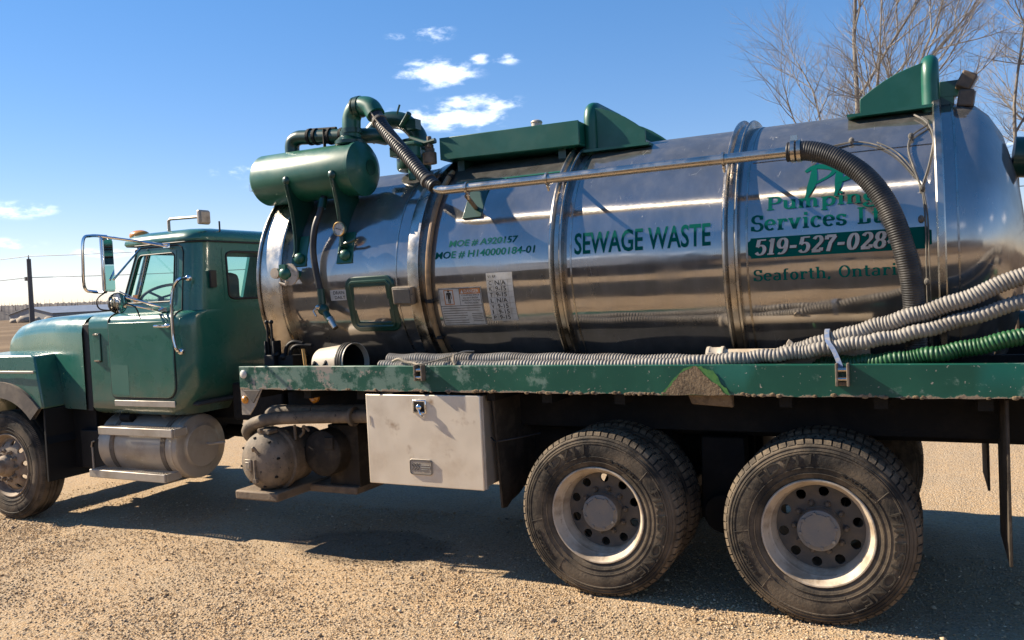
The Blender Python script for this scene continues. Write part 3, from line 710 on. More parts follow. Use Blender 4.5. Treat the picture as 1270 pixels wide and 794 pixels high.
# ------------------------------------------------------------------ bare trees
def bare_tree(seed, h, trunk_r, lean=(0, 0), fork=.18):
    r = random.Random(seed); big = MB(); small = MB(); segs = [0]
    def branch(p, d, length, rad, lvl):
        n = 5 if lvl < 2 else 4 if lvl < 4 else 3
        pts = [p.copy()]; rs = [rad]; q = p.copy(); dd = d.copy()
        for i in range(n):
            dd = (dd+Vector((r.gauss(0, .10), r.gauss(0, .10), r.gauss(.035, .06)))*(1 if lvl else .4)).normalized()
            q = q+dd*length/n; pts.append(q.copy()); rs.append(rad*(1-.55*(i+1)/n) if lvl < 5 else rad*(1-.8*(i+1)/n))
        (big if lvl < 2 else small).tube(pts, rs, (9, 7, 5, 4, 3, 3, 3)[min(lvl, 6)], caps=False)
        segs[0] += 1
        if lvl >= 6 or rad < .0022 or length < .16: return
        kids = (5, 6, 5, 5, 4, 3)[lvl]
        for k in range(kids):
            t = (fork if lvl == 0 else .22)+(1-(fork if lvl == 0 else .22))*(k+r.random()*.7)/kids; t = min(.99, t)
            i = min(n-1, int(t*n)); f = t*n-i; o = pts[i].lerp(pts[i+1], f); rr = rs[i]*(1-f)+rs[i+1]*f
            ax = Vector((r.gauss(0, 1), r.gauss(0, 1), r.gauss(0, .35))).normalized()
            base = (pts[i+1]-pts[i]).normalized(); side = (ax-base*ax.dot(base)).normalized()
            ang = R_(r.uniform(24, 52)); nd = (base*math.cos(ang)+side*math.sin(ang)+Vector((0, 0, .16))).normalized()
            branch(o, nd, length*r.uniform(.48, .70)*(1-.25*t), min(rr*.72, rad*r.uniform(.42, .6)), lvl+1)
        branch(q, dd, length*.55, rs[-1], lvl+1)
    branch(Vector((0, 0, -.1)), Vector((lean[0], lean[1], 1)).normalized(), h*.55, trunk_r, 0)
    return big.mesh('trunk', 'bark', 60), small.mesh('crown', 'twig', 60)
def make_trees():
    kinds = [bare_tree(11, 15, .135, (.02, 0)), bare_tree(23, 14, .105, (-.12, .05)), bare_tree(5, 12, .09, (.12, 0))]
    spots = [(-2.9, 27, 0, 0, 1.0, 'tallest bare tree, its trunk rising behind the rear roof guard'),
             (-5.6, 29, 1, 1.0, .82, 'bare tree with spreading limbs left of the rear roof guard'),
             (-8.6, 36, 2, 2.2, .60, 'small bare tree showing leftmost above the tank'),
             (5.4, 27, 2, 4.0, 1.0, 'bare tree with pale limbs above the back end of the tank'),
             (9.5, 30, 0, 3.3, .9, 'bare tree farthest to the right behind the truck'),
             (15, 33, 1, 5.0, .9, 'bare tree at the right end of the row')]
    for az, d, k, rz, s, lb in spots:
        x, y = 1.9+d*math.sin(R_(az)), -4.83+d*math.cos(R_(az))
        t = empty('bare_tree', (x, y, -.05), None, rz); t.scale = (s, s, s); tag(t, lb, 'tree', 'bare trees behind the tank')
        link('trunk', kinds[k][0], t); link('crown', kinds[k][1], t)
make_trees()

# ------------------------------------------------------------------ the truck
TRUCK = empty('pump_truck', (-1.8, 1.2, 0))
tag(TRUCK, 'green vacuum pump truck with a polished steel sewage tank parked on gravel', 'truck')

def make_cab():
    # plan outline with explicit breaks so that window openings fall on mesh lines
    def plan(x0, x1, y, rf, rr):
        """half outline on the near side from the front to the rear centre, then mirrored"""
        xs = [x0+rf, None, None, x1-rr]
        return xs
    def ring(xf, xr, y, rr, wx0, wx1, wy0, wy1, fr=.05):
        p = [(xf, 1.2), (xf, y+.14+.0), (xf, y+fr), (xf+fr, y), (wx0, y), (wx1, y), (xr-rr, y)]
        p += [(xr-rr+rr*math.sin(R_(a)), y+rr-rr*math.cos(R_(a))) for a in (18, 36, 54, 72)]
        p += [(xr, y+rr), (xr, wy0), (xr, 1.2)]
        far = [(a, 2.4-b) for a, b in p[1:-1]][::-1]
        return p+far
    rear = -3.68
    def bend(x, z):  # the lower rear corner of the cab sweeps forward
        if z < 1.28 and x > -4.05: return x-(1.28-z)*.75*min(1, (x+4.05)/.3)
        return x
    lower = [(1.02, .10, .03), (1.05, .03, .0), (1.09, .0, .0), (1.16, 0, 0), (1.28, 0, 0), (1.5, 0, 0), (1.80, 0, 0), (1.855, .003, 0), (1.885, .014, 0), (1.91, .04, .0), (1.925, .075, .0), (1.932, .105, .0)]
    lev = []
    for z, ins, e in lower:
        lev.append([(bend(a, z), b, z) for a, b in ring(-4.985, rear-.0*ins, .2+ins, .17, -4.45, -3.95, .66, 1.74)])
    body = MB(); n = len(lev[0])
    def skin(m, lev, skip=lambda i, k: False, cap=False):
        vs = [p for r in lev for p in r]; fs = []
        for i in range(len(lev)-1):
            for k in range(n):
                if not skip(i, k): fs.append((i*n+k, i*n+(k+1) % n, (i+1)*n+(k+1) % n, (i+1)*n+k))
        if cap: fs.append(tuple((len(lev)-1)*n+k for k in range(n)))
        m.add(vs, fs)
    skin(body, lev)
    body.add([p for p in lev[-1]], [tuple(range(n))])           # cowl top / sill
    cab = body.build('cab', 'cab_paint', TRUCK, angle=38)
    # greenhouse: leaning sides, raked windscreen
    def gl(z, ins=0.):
        t = (z-1.932)/(2.53-1.932); y = .308+.062*t
        xf = -4.70+.22*t
        wx0 = xf+.10; wx1 = -3.945
        return [(a, b, z) for a, b in ring(xf+ins, rear-.02*t-ins, y+ins, .15, wx0, wx1, .66, 1.74)]
    gz = [1.932, 2.0, 2.455, 2.53]
    glv = [gl(z) for z in gz]
    g = MB()
    def skip(i, k):
        if i != 1: return False
        # near side window is the span wx0..wx1 (points 4-5), far side its mirror; rear window spans the last points; windscreen the front
        near = k == 4; m_far = k == n-5
        return near or m_far or k in (12, 13) or k in (0, 1, n-1, n-2)
    skin(g, glv, skip)
    gh = g.build('greenhouse', 'cab_paint', TRUCK, angle=38)
    # roof
    rl = []
    for z, ins in ((2.528, -.012), (2.545, -.022), (2.57, -.018), (2.60, .004), (2.625, .05), (2.643, .12), (2.655, .24), (2.66, .42)):
        t = min(1, (z-1.932)/.598); rl.append([(a, b, z) for a, b in ring(-4.48+ins*1.0-.13*(1 if ins < .1 else .75), rear-.02-ins*.6, .37+ins*.75, .15, -4.30, -3.945, .66, 1.74)])
    r = MB(); skin(r, rl, cap=True)
    roof = r.build('roof', 'cab_paint', TRUCK, angle=50)
    # drip rail under the roof
    m = MB(); pts = [(a, b, 2.527) for a, b in ring(-4.50, rear-.012, .362, .15, -4.30, -3.945, .66, 1.74)]
    m.tube(pts, .009, 6, closed=True); m.build('drip_rail', 'seal', TRUCK)

    def side_y(z): return .308+.062*(z-1.932)/.598
    def side_pt(x, z, off): return (x, side_y(z)-off, z)
    # window surrounds (square opening, rounded inner edge), glass, vent bar
    def surround(x00, x01, x10, x11, z0, z1, rad, f):
        """ring from the outer four-sided opening to a rounded inner one; f maps (u,z,depth)"""
        inn = rrect(.022, .978, .035, .965, .09, 5); m = MB(); N = len(inn)
        out = []
        for (u, w) in inn:
            s = max(abs(u-.5)/.52, abs(w-.5)/.52); out.append((.5+(u-.5)/s, .5+(w-.5)/s))
        vs = [f(u, w, .004) for u, w in out]+[f(u, w, .004) for u, w in inn]+[f(u, w, -.03) for u, w in inn]
        fs = []
        for k in range(N):
            l = (k+1) % N; fs += [(k, l, N+l, N+k), (N+k, N+l, 2*N+l, 2*N+k)]
        m.add(vs, fs); return m, inn
    def fside(u, w, off):
        z = 2.0+.455*w; t = (z-1.932)/.598; xa = -4.70+.22*t+.10; xb = -3.945
        return side_pt(xa+(xb-xa)*u, z, off)
    m, inn = surround(0, 0, 0, 0, 0, 0, 0, fside)
    wf = m.build('window_frame', 'cab_paint', TRUCK, angle=30)
    m = MB(); m.tube([fside(u, w, .004) for u, w in inn], .007, 6, closed=True); m.build('seal', 'seal', wf)
    m = MB(); m.add([fside(u, w, -.012) for u, w in inn], [tuple(range(len(inn)))]); m.build('window_glass', 'glass', TRUCK, smooth=False)
    m = MB(); m.tube([fside(.245, .96, .002), fside(.235, .03, .002)], .008, 6); m.build('vent_bar', 'chrome', wf)
    # far side window glass
    m = MB(); m.add([(lambda q: (q[0], 2.4-q[1], q[2]))(fside(u, w, -.012)) for u, w in inn], [tuple(range(len(inn)))]); m.build('window_glass', 'glass', TRUCK, smooth=False)
    # rear window
    def frear(u, w, off): 
        z = 2.0+.455*w; return (rear-.02*(z-1.932)/.598+off, .66+1.08*u, z)
    m, inn2 = surround(0, 0, 0, 0, 0, 0, 0, frear)
    rw = m.build('rear_window_frame', 'cab_paint', TRUCK, angle=30)
    m = MB(); m.tube([frear(u, w, .005) for u, w in inn2], .011, 6, closed=True); m.build('seal', 'seal', rw)
    m = MB(); m.add([frear(u, w, -.01) for u, w in inn2], [tuple(range(len(inn2)))]); m.build('rear_window_glass', 'glass', TRUCK, smooth=False)
    # windscreen with centre post
    def fw(y, z): return (-4.70+.22*(z-1.932)/.598+.005, y, z)
    m = MB()
    for a, b in ((.52, 1.18), (1.22, 1.88)): m.add([fw(a, 2.0), fw(b, 2.0), fw(b, 2.455), fw(a, 2.455)], [(0, 1, 2, 3)])
    m.build('windscreen', 'glass', TRUCK, smooth=False)
    m = MB(); m.tube([fw(1.2, 1.98), fw(1.2, 2.47)], .02, 6)
    m.tube([fw(.5, 1.98), fw(.53, 2.47)], .03, 6); m.tube([fw(1.93, 1.98), fw(1.90, 2.47)], .08, 8); m.build('windscreen_post', 'cab_paint', TRUCK)
    # interior
    m = MB(); m.box(-4.9, -3.74, .32, 2.08, 1.10, 1.14); m.box(-4.72, -4.60, .36, 2.04, 1.5, 2.0); m.build('dashboard', 'interior', TRUCK, bevel=.02)
    m = MB(); sw = [(-4.50+.15*math.sin(t), .68+.22*math.cos(t), 2.09+.085*math.sin(t)) for t in np.linspace(0, 2*pi, 33)[:-1]]
    m.tube(sw, .014, 8, closed=True)
    for t in (.3, pi-.3, 1.5*pi): m.tube([(-4.53, .68, 2.06), (-4.50+.145*math.sin(t), .68+.21*math.cos(t), 2.09+.085*math.sin(t))], .011, 6)
    m.tube([(-4.53, .68, 2.06), (-4.62, .68, 1.9)], .03, 8); m.build('steering_wheel', 'interior', TRUCK)
    for y in (.62, 1.45):
        m = MB(); m.box(-4.05, -3.80, y, y+.36, 1.75, 2.26); m.box(-4.35, -3.85, y-.03, y+.40, 1.55, 1.72)
        m.build('seat', 'seat_vinyl', TRUCK, bevel=.07, seg=3)
    # door: proud panel over a dark gap, gap lines over the shoulder and up the greenhouse
    door = arc2(-3.86-.10, 1.185+.12, .10, -90, 0, 6, .12)+[(-3.86, 1.85), (-4.66, 1.85)]+arc2(-4.66+.05, 1.185+.05, .05, 180, 270, 5)
    m = MB(); m.prism([(a, b) for a, b in arc2(-3.847-.11, 1.172+.13, .11, -90, 0, 6, .13)+[(-3.847, 1.852), (-4.673, 1.852)]+arc2(-4.673+.06, 1.172+.06, .06, 180, 270, 5)], 'y', .1965, .2)
    m.build('door_seal', 'seal', TRUCK)
    m = MB(); m.prism(door, 'y', .188, .21); dr = m.build('door', 'cab_paint', TRUCK, bevel=.006)
    m = MB()
    for x, top in ((-3.853, 2.50), (-4.668, None)):
        sh = [(x, .199, 1.852), (x, .203+.0, 1.87), (x, .2105, 1.887), (x, .236, 1.912), (x, .27, 1.928), (x, .305, 1.936)]
        m.tube(sh, .0055, 5)
    up = [side_pt(-3.853, z, .001) for z in (1.936, 2.1, 2.3, 2.44)]+[side_pt(-3.875, 2.485, .001), side_pt(-3.92, 2.503, .001)]
    up += [side_pt(-4.40, 2.503, .001), side_pt(-4.455, 2.49, .001)]+[side_pt(-4.70+.22*(z-1.932)/.598+.065, z, .001) for z in (2.44, 2.2, 1.94)]
    m.tube(up, .007, 6); m.build('door_gap', 'seal', dr)
    m = MB(); m.cyl((-4.04, .165, 1.81), (-3.91, .165, 1.805), .012, 8); m.ball((-3.89, .172, 1.81), (.035, .02, .02)); m.box(-4.03, -4.01, .165, .19, 1.80, 1.82); m.box(-3.93, -3.91, .165, .19, 1.795, 1.815); m.build('handle', 'chrome', dr)
    m = MB(); m.prism([(-4.652, 1.215), (-4.43, 1.205), (-4.43, 1.47), (-4.652, 1.475)], 'y', .1872, .1882); m.build('decal_ghost', 'faded_paint', dr, smooth=False)
    m = MB(); m.box(-4.64, -3.88, .193, .2, 1.105, 1.158); m.build('sill', 'dull_aluminium', TRUCK, bevel=.004)
    # cowl panel with its vent, hood gap
    m = MB(); m.prism(rrect(-4.875, -4.775, 1.50, 1.765, .018, 4), 'y', .195, .2); v = m.build('cowl_vent', 'seal', TRUCK)
    m = MB(); m.prism(rrect(-4.869, -4.781, 1.507, 1.758, .014, 4), 'y', .188, .199); m.build('vent_door', 'cab_paint', v, bevel=.004)
    m = MB(); m.box(-4.86, -4.79, .18, .188, 1.745, 1.757); m.box(-4.86, -4.79, .18, .188, 1.508, 1.52); m.build('vent_catch', 'chrome', v)
    m = MB(); m.prism([(.23, 1.05), (.23, 1.84), (.33, 1.895), (1.2, 1.93), (2.07, 1.895), (2.17, 1.84), (2.17, 1.05)], 'x', -5.06, -4.98); m.build('hood_seal', 'seal', TRUCK)
    # grab handle
    m = MB(); m.tube(spline([(-3.73, .28, 2.205), (-3.74, .20, 2.20), (-3.785, .17, 2.13), (-3.80, .155, 2.0), (-3.80, .15, 1.75), (-3.79, .15, 1.66), (-3.775, .16, 1.60), (-3.775, .20, 1.585)], 6), .014, 8)
    m.ball((-3.73, .285, 2.205), .03); m.ball((-3.775, .2, 1.585), .03); m.build('grab_handle', 'chrome', TRUCK)
    # roof gear
    m = MB(); m.ball((-4.58, .52, 2.64), (.11, .075, .05), 14, 8); m.build('marker_lamp', 'amber_lens', TRUCK)
    m = MB(); m.ball((-4.30, 1.0, 2.67), (.07, .06, .035), 12, 6); m.build('marker_lamp', 'amber_lens', TRUCK)
    m = MB(); m.tube([(-4.17, .50, 2.63), (-4.17, .50, 2.74), (-4.14, .50, 2.755), (-3.75, .50, 2.745)], .014, 8); m.build('lamp_bar', 'dull_aluminium', TRUCK)
    m = MB(); m.box(-3.76, -3.72, .44, .56, 2.675, 2.80); lb = m.build('roof_lamp', 'dull_aluminium', TRUCK, bevel=.012)
    m = MB(); m.box(-3.719, -3.708, .45, .55, 2.687, 2.787); m.build('lens', 'rim_white', lb, bevel=.004)
    m = MB(); m.cyl((-3.72, .66, 2.62), (-3.72, .66, 2.71), .008, 6); m.build('aerial', 'seal', TRUCK)
    m = MB(); m.box(-3.672, -3.655, .46, .53, 2.12, 2.27); m.build('rear_vent', 'seal', TRUCK, bevel=.004)
make_cab()

def make_hood():
    secs = [(-5.055, .215, 1.925), (-5.35, .25, 1.928), (-5.65, .32, 1.928), (-5.95, .40, 1.922), (-6.25, .455, 1.90), (-6.48, .50, 1.862), (-6.63, .54, 1.80), (-6.72, .58, 1.72), (-6.765, .62, 1.60), (-6.78, .64, 1.1)]
    lev = []
    for x, y, zt in secs:
        c = min(.16, zt-1.12) if zt > 1.2 else .01
        p = [(x, y-.0, 1.06), (x, y, min(1.4, zt-c))]
        for k in range(7):
            a = R_(90*k/6); p.append((x, y+(1-math.cos(a))*.17, zt-c+c*math.sin(a)))
        p.append((x, (y+.17+1.2)/2, zt+.018)); p.append((x, 1.2, zt+.03))
        far = [(a, 2.4-b, z) for a, b, z in p[:-1]][::-1]
        lev.append(p+far)
    n = len(lev[0]); m = MB(); vs = [p for r in lev for p in r]; fs = []
    for i in range(len(lev)-1):
        for k in range(n-1): fs.append((i*n+k, i*n+k+1, (i+1)*n+k+1, (i+1)*n+k))
    fs.append(tuple((len(lev)-1)*n+k for k in range(n)))
    m.add(vs, fs); m.build('hood', 'cab_paint', TRUCK, angle=50)
    m = MB(); m.box(-6.83, -6.77, .75, 1.65, 1.1, 1.62); m.build('grille', 'chrome', TRUCK, bevel=.02)
    m = MB(); m.box(-7.16, -7.04, .0, 2.4, .62, .92); m.build('bumper', 'chrome', TRUCK, bevel=.02)
    # angular fenders over the front wheels
    for side in (0, 1):
        cx, cz = -6.03, .525
        arch = arc2(cx, cz, .665, 57, 150, 14)
        poly = [(-5.40, 1.085), (-5.535, 1.565), (-5.60, 1.583), (-6.5, 1.583), (-6.72, 1.50), (-6.82, 1.2), (-6.78, .9)]+arch[::-1]
        prof = [(a, b) for a, b in poly]
        y0, y1 = (.03, .47)
        m = MB()
        # outer face leans in above the crease, the rear face runs inwards and slightly forward
        N = len(prof); out = [(a, y0+(.035 if b > 1.5 else 0), b) for a, b in prof]; inn = [(a-(.07 if i < 3 else 0), y1, b+(.012 if b > 1.4 else 0)) for i, (a, b) in enumerate(prof)]
        vs = out+inn
        fs = [tuple(range(N)), tuple(range(2*N-1, N-1, -1))]+[(i, i+N, (i+1) % N+N, (i+1) % N) for i in range(N)]
        if side: vs = [(a, 2.4-b, c) for a, b, c in vs]
        m.add(vs, fs); fd = m.build('fender', 'cab_paint', TRUCK, bevel=.018, angle=30)
        m = MB(); lp = arc2(cx, cz, .66, 44, 152, 16); l2 = arc2(cx, cz, .81, 44, 152, 16)
        vs = []
        for (a, b), (c, d) in zip(lp, l2): vs += [(a, .0, b), (c, .012, d), (c, .05, d), (a, .05, b)]
        if side: vs = [(a, 2.4-b, c) for a, b, c in vs]
        fs = []
        for i in range(len(lp)-1):
            for k in range(4): fs.append((4*i+k, 4*i+(k+1) % 4, 4*i+4+(k+1) % 4, 4*i+4+k))
        m.add(vs, fs); m.build('arch_lip', 'fender_rubber', fd, angle=50)
        m = MB(); yy = (.018, .034) if not side else (2.366, 2.382); m.box(-6.6, -5.495, *yy, 1.415, 1.438); m.build('trim_strip', 'dull_aluminium', fd, bevel=.005)
    for side in (0, 1):
        ya, yb = (.06, .56) if not side else (1.84, 2.34)
        lp = arc2(-6.03, .525, .67, 20, 160, 18); m = MB(); vs = []
        for a, b in lp: vs += [(a, ya, b), (a, yb, b)]
        m.add(vs, [(2*i, 2*i+1, 2*i+3, 2*i+2) for i in range(18)]); m.add([(-6.7, yb, .7), (-5.4, yb, .7), (-5.4, yb, 1.5), (-6.7, yb, 1.5)] if not side else [(-6.7, ya, .7), (-5.4, ya, .7), (-5.4, ya, 1.5), (-6.7, ya, 1.5)], [(0, 1, 2, 3)])
        m.build('wheel_well', 'chassis_black', TRUCK)
    # dark splash panel and battery box behind the front wheel
    m = MB(); m.box(-5.455, -5.43, .06, .5, .40, 1.08); m.box(-5.44, -5.10, .34, .37, .48, 1.08); m.build('splash_guard', 'chassis_black', TRUCK, bevel=.004)
    m = MB(); m.box(-5.26, -4.86, .28, .70, .50, .86); bb = m.build('battery_box', 'chassis_black', TRUCK, bevel=.012)
    m = MB(); m.box(-5.10, -5.08, .27, .282, .50, .70); m.tube([(-5.1, .272, .70), (-5.08, .268, .75), (-5.05, .272, .76)], .008, 6); m.tube([(-5.02, .30, .865), (-4.97, .285, .83), (-4.99, .272, .78)], .01, 6); m.build('hold_down', 'dull_aluminium', bb)
    m = MB(); m.cyl((-4.68, .30, .985), (-4.55, .30, .985), .04, 14); m.build('air_intake', 'chassis', TRUCK)
make_hood()

def make_mirrors():
    m = MB(); lp = spline([(-4.25, -.08, 2.585), (-4.26, -.22, 2.585), (-4.27, -.285, 2.55), (-4.28, -.295, 2.35), (-4.29, -.285, 2.16), (-4.28, -.22, 2.125), (-4.27, -.10, 2.12)], 6)
    m.tube(lp, .013, 8); br = m.build('mirror_bracket', 'chrome', TRUCK)
    m = MB()
    m.tube([(-4.25, -.16, 2.585), (-4.06, .33, 2.515), (-4.0, .345, 2.51)], .012, 7); m.tube([(-4.25, -.02, 2.58), (-4.00, .34, 2.49)], .008, 6)
    m.tube([(-4.24, -.05, 2.22), (-4.35, .33, 2.50)], .009, 7)
    m.tube([(-4.24, -.06, 2.10), (-4.02, .30, 1.955)], .010, 7); m.tube([(-4.20, -.02, 2.02), (-4.08, .27, 1.935)], .010, 7); m.tube([(-4.24, .0, 2.12), (-4.10, .28, 1.95)], .006, 6)
    m.box(-4.05, -3.97, .32, .37, 2.485, 2.525); m.box(-4.08, -3.98, .255, .31, 1.93, 1.965); m.build('arm', 'chrome', br)
    M = Matrix.Translation((-4.27, -.09, 0)) @ Matrix.Rotation(R_(24), 4, 'Z')
    m = MB(); m.box(.0, .025, -.085, .085, 2.12, 2.57); m.v = [tuple(M @ Vector(v)) for v in m.v]; mh = m.build('wing_mirror', 'chrome', TRUCK, bevel=.008)
    m = MB(); m.box(.0255, .029, -.07, .078, 2.14, 2.55); m.v = [tuple(M @ Vector(v)) for v in m.v]; m.build('glass', 'mirror_glass', mh)
    m = MB(); m.lathe([(0, -.06), (.05, -.05), (.085, -.01), (.09, .015), (.084, .02)], (-4.20, -.06, 2.02), 'x', 20); cm = m.build('round_mirror', 'chassis_black', TRUCK)
    m = MB(); m.lathe([(.084, .018), (.05, .028), (0, .032)], (-4.20, -.06, 2.02), 'x', 20); m.build('glass', 'mirror_glass', cm)
    m = MB(); m.tube(spline([(-4.25, -.12, 2.12), (-4.26, -.2, 2.06), (-4.25, -.19, 1.98), (-4.2, -.1, 1.96)], 6), .006, 6); m.tube(spline([(-4.2, .0, 2.02), (-4.12, .05, 1.98), (-4.1, .08, 1.88)], 6), .006, 6); m.build('cable', 'seal', br)
make_mirrors()

def make_deck():
    # side rails (channel section), deck strips, chassis
    for side in (0, 1):
        fy = (lambda y: y) if not side else (lambda y: 2.4-y)
        m = MB(); prof = [(0, 1.297), (0, 1.472), (.004, 1.476), (.05, 1.476), (.05, 1.466), (.012, 1.466), (.012, 1.307), (.09, 1.307), (.09, 1.297)]
        N = 60; xs = [-2.93+i*(3.35+2.93)/N for i in range(N+1)]; vs = []
        for x in xs:
            j = .0025*math.sin(x*9)+.002*math.sin(x*23)
            for k, (y, z) in enumerate(prof): vs.append((x, fy(y+(j*.6 if k < 2 else 0)), z+(j if k in (0,) else 0)))
        n = len(prof); fs = [tuple(range(n)), tuple(N*n+k for k in range(n))]
        for i in range(N):
            for k in range(n): fs.append((i*n+k, i*n+(k+1) % n, (i+1)*n+(k+1) % n, (i+1)*n+k))
        m.add(vs, fs); rail = m.build('deck_rail', 'rail_paint', TRUCK, angle=30)
        if side: continue
        # big scrape where the paint has gone: bare primer round a rusty, mud-coloured triangle
        def blob(pts, lay): 
            q = []
            for i in range(len(pts)):
                a = pts[i]; b = pts[(i+1) % len(pts)]
                for t in (0, .25, .5, .75): q.append((a[0]+(b[0]-a[0])*t+rng.uniform(-.006, .006), lay, a[1]+(b[1]-a[1])*t+rng.uniform(-.005, .005)))
            return MB().add(q, [tuple(range(len(q)))])
        blob([(.455, 1.3), (.53, 1.39), (.60, 1.455), (.655, 1.474), (.70, 1.468), (.735, 1.452), (.765, 1.448), (.78, 1.42), (.83, 1.35), (.87, 1.3)], -.0035).build('old_paint', 'old_green', rail, smooth=False)
        blob([(.47, 1.299), (.53, 1.37), (.57, 1.425), (.615, 1.448), (.66, 1.470), (.69, 1.455), (.715, 1.425), (.77, 1.375), (.85, 1.299)], -.006).build('rust_patch', 'dirt', rail, smooth=False)
        # lumps of dried mud along the lower lip
        m = MB()
        for i in range(150):
            x = rng.uniform(-.9, 2.6) if i % 3 else rng.uniform(-2.8, 2.6); r = rng.uniform(.004, .012)
            if .5 < x < .84: continue
            if math.sin(x*3.1)+math.sin(x*7.7+1) < -.3 and i % 3: continue
            m.ball((x, -.001, 1.300+rng.uniform(-.004, .008)), (r*1.6, r*.6, r), 6, 4)
        o = m.build('mud', 'dirt', rail); tag(o, kind='stuff')
        # front gusset with reflectors
        m = MB(); m.prism([(-2.93, 1.296), (-2.93, 1.095), (-2.85, 1.095), (-2.79, 1.165), (-2.715, 1.296)], 'y', .004, .016); gs = m.build('gusset', 'dull_aluminium', TRUCK, bevel=.003)
        m = MB(); m.prism([(-2.90, 1.292), (-2.72, 1.292), (-2.80, 1.19)], 'y', -.006, .004); m.build('plate', 'disc_grey', gs, bevel=.002)
        m = MB(); m.lathe([(0, -.018), (.02, -.016), (.032, -.008), (.034, 0)], (-2.885, .001, 1.415), 'y', 20); m.build('round_reflector', 'white_lens', TRUCK)
        m = MB(); m.lathe([(0, -.022), (.018, -.02), (.029, -.01), (.031, .004)], (-2.885, .001, 1.215), 'y', 20); m.build('amber_reflector', 'amber_lens', TRUCK)
        m = MB(); m.lathe([(0, .28), (.03, .275), (.045, .29), (.045, .31)], (-2.45, .0, 1.20), 'y', 20); m.build('marker_lamp', 'amber_lens', TRUCK)
        for x, ln in ((-1.245, .10), (1.475, .115)):
            m = MB(); m.box(x-.035, x-.022, -.045, .004, 1.475-ln, 1.485); m.box(x+.022, x+.035, -.045, .004, 1.475-ln, 1.485); m.box(x-.035, x+.035, -.012, .0, 1.475-ln, 1.475-ln+.022)
            w = m.build('strap_winch', 'dirty_iron', TRUCK, bevel=.003)
            m = MB(); m.cyl((x-.03, -.025, 1.45), (x+.03, -.025, 1.45), .014, 10); m.cyl((x-.03, -.03, 1.40), (x+.03, -.03, 1.40), .012, 10); m.build('roller', 'pipe_steel', w)
    m = MB(); m.box(-1.75, 3.3, .055, .60, 1.392, 1.402); m.box(-2.92, -1.751, .055, .60, 1.312, 1.322); m.box(-2.92, 3.3, 1.80, 2.345, 1.392, 1.402); m.build('deck_plate', 'chassis_black', TRUCK)
    # added unseen boxes along the far side, blocking bright ground under the deck
    for xa, xb in ((-1.6, -.62), (.58, .73)):
        m = MB(); m.box(xa, xb, 1.75, 2.33, .46, .752); m.build('tool_or_filler_box', 'chassis_black', TRUCK, bevel=.01)  # filler boxes added to close low gaps, not storage
    m = MB(); m.box(.50, .80, 1.0, 1.06, .45, 1.2); m.build('gap_filler', 'chassis', TRUCK)  # added plate, closes the bright gap between the wheels
    m = MB(); m.box(-1.6, 3.2, 1.72, 2.34, .76, 1.29); m.build('far_blocker', 'dark_green', TRUCK, bevel=.02)
    m = MB()
    for y in (.80, 1.52): m.box(-6.9, 3.3, y, y+.08, .92, 1.20); m.box(-2.9, 3.3, y-.01, y+.09, 1.205, 1.29)
    m.build('chassis_rail', 'chassis', TRUCK, bevel=.006)
    m = MB()
    for i in range(13): x = -2.88+i*.5; m.box(x, x+.07, .1, 2.3, 1.22, 1.308)
    m.box(-2.93, 3.35, .60, .66, 1.30, 1.466); m.box(-2.93, 3.35, 1.74, 1.80, 1.30, 1.466); m.box(-2.95, -2.90, .02, 2.38, 1.31, 1.46)
    m.box(-2.9, 3.3, .5, .52, 1.0, 1.30)
    for i in range(8): x = -5.6+i*1.1; m.box(x, x+.1, .88, 1.52, .95, 1.17)
    m.build('cross_member', 'chassis', TRUCK)
    # running gear in the shade behind the wheels
    m = MB()
    for x in (0, 1.312):
        m.cyl((x, .62, .525), (x, 1.78, .525), .085, 14); m.ball((x, 1.2, .55), (.26, .2, .24), 16, 10)
        m.lathe([(.1, 0), (.2, .02), (.2, .1), (.1, .12)], (x, .66, .525), 'y', 20)
    m.cyl((-6.03, .3, .50), (-6.03, 2.1, .50), .06, 10)
    m.build('axle', 'chassis', TRUCK)
    m = MB(); m.hexa([(.5, .66, .38), (.82, .66, .38), (.82, .80, .38), (.5, .80, .38), (.52, .66, .93), (.80, .66, .93), (.80, .80, .93), (.52, .80, .93)]); m.cyl((.66, .60, .43), (.66, .84, .43), .13, 18)
    for s in (0, 1):
        y = .68 if not s else 1.62
        m.tube(spline([(-.25, y+.05, .70), (.3, y+.05, .52), (.66, y+.05, .46), (1.0, y+.05, .52), (1.55, y+.05, .70)], 6), .05, 8)
    m.build('suspension', 'chassis', TRUCK, bevel=.01)
    m = MB(); m.cyl((-5.0, 1.2, .75), (0, 1.2, .6), .06, 12); m.cyl((0, 1.2, .6), (1.3, 1.2, .58), .05, 12); m.build('drive_shaft', 'chassis', TRUCK)
    m = MB(); m.cyl((-2.2, .95, .95), (-1.0, .95, .95), .14, 16); m.cyl((-.7, .86, .86), (.3, .86, .86), .16, 16); m.cyl((-.7, 1.25, .78), (.4, 1.25, .78), .16, 16); m.box(-.74, -.5, .72, .86, .5, .95); m.ball((-2.2, .95, .95), (.05, .14, .14)); m.ball((-1., .95, .95), (.05, .14, .14)); m.build('air_tank_and_filler', 'chassis', TRUCK)  # rear drums lowered and hanger box added to close a bright gap
    m = MB(); m.box(-6.4, -5.2, .78, 1.62, .62, 1.06); m.cyl((-5.3, 1.2, .85), (-4.3, 1.2, .85), .22, 16); m.build('engine', 'chassis', TRUCK, bevel=.03)
    m = MB()
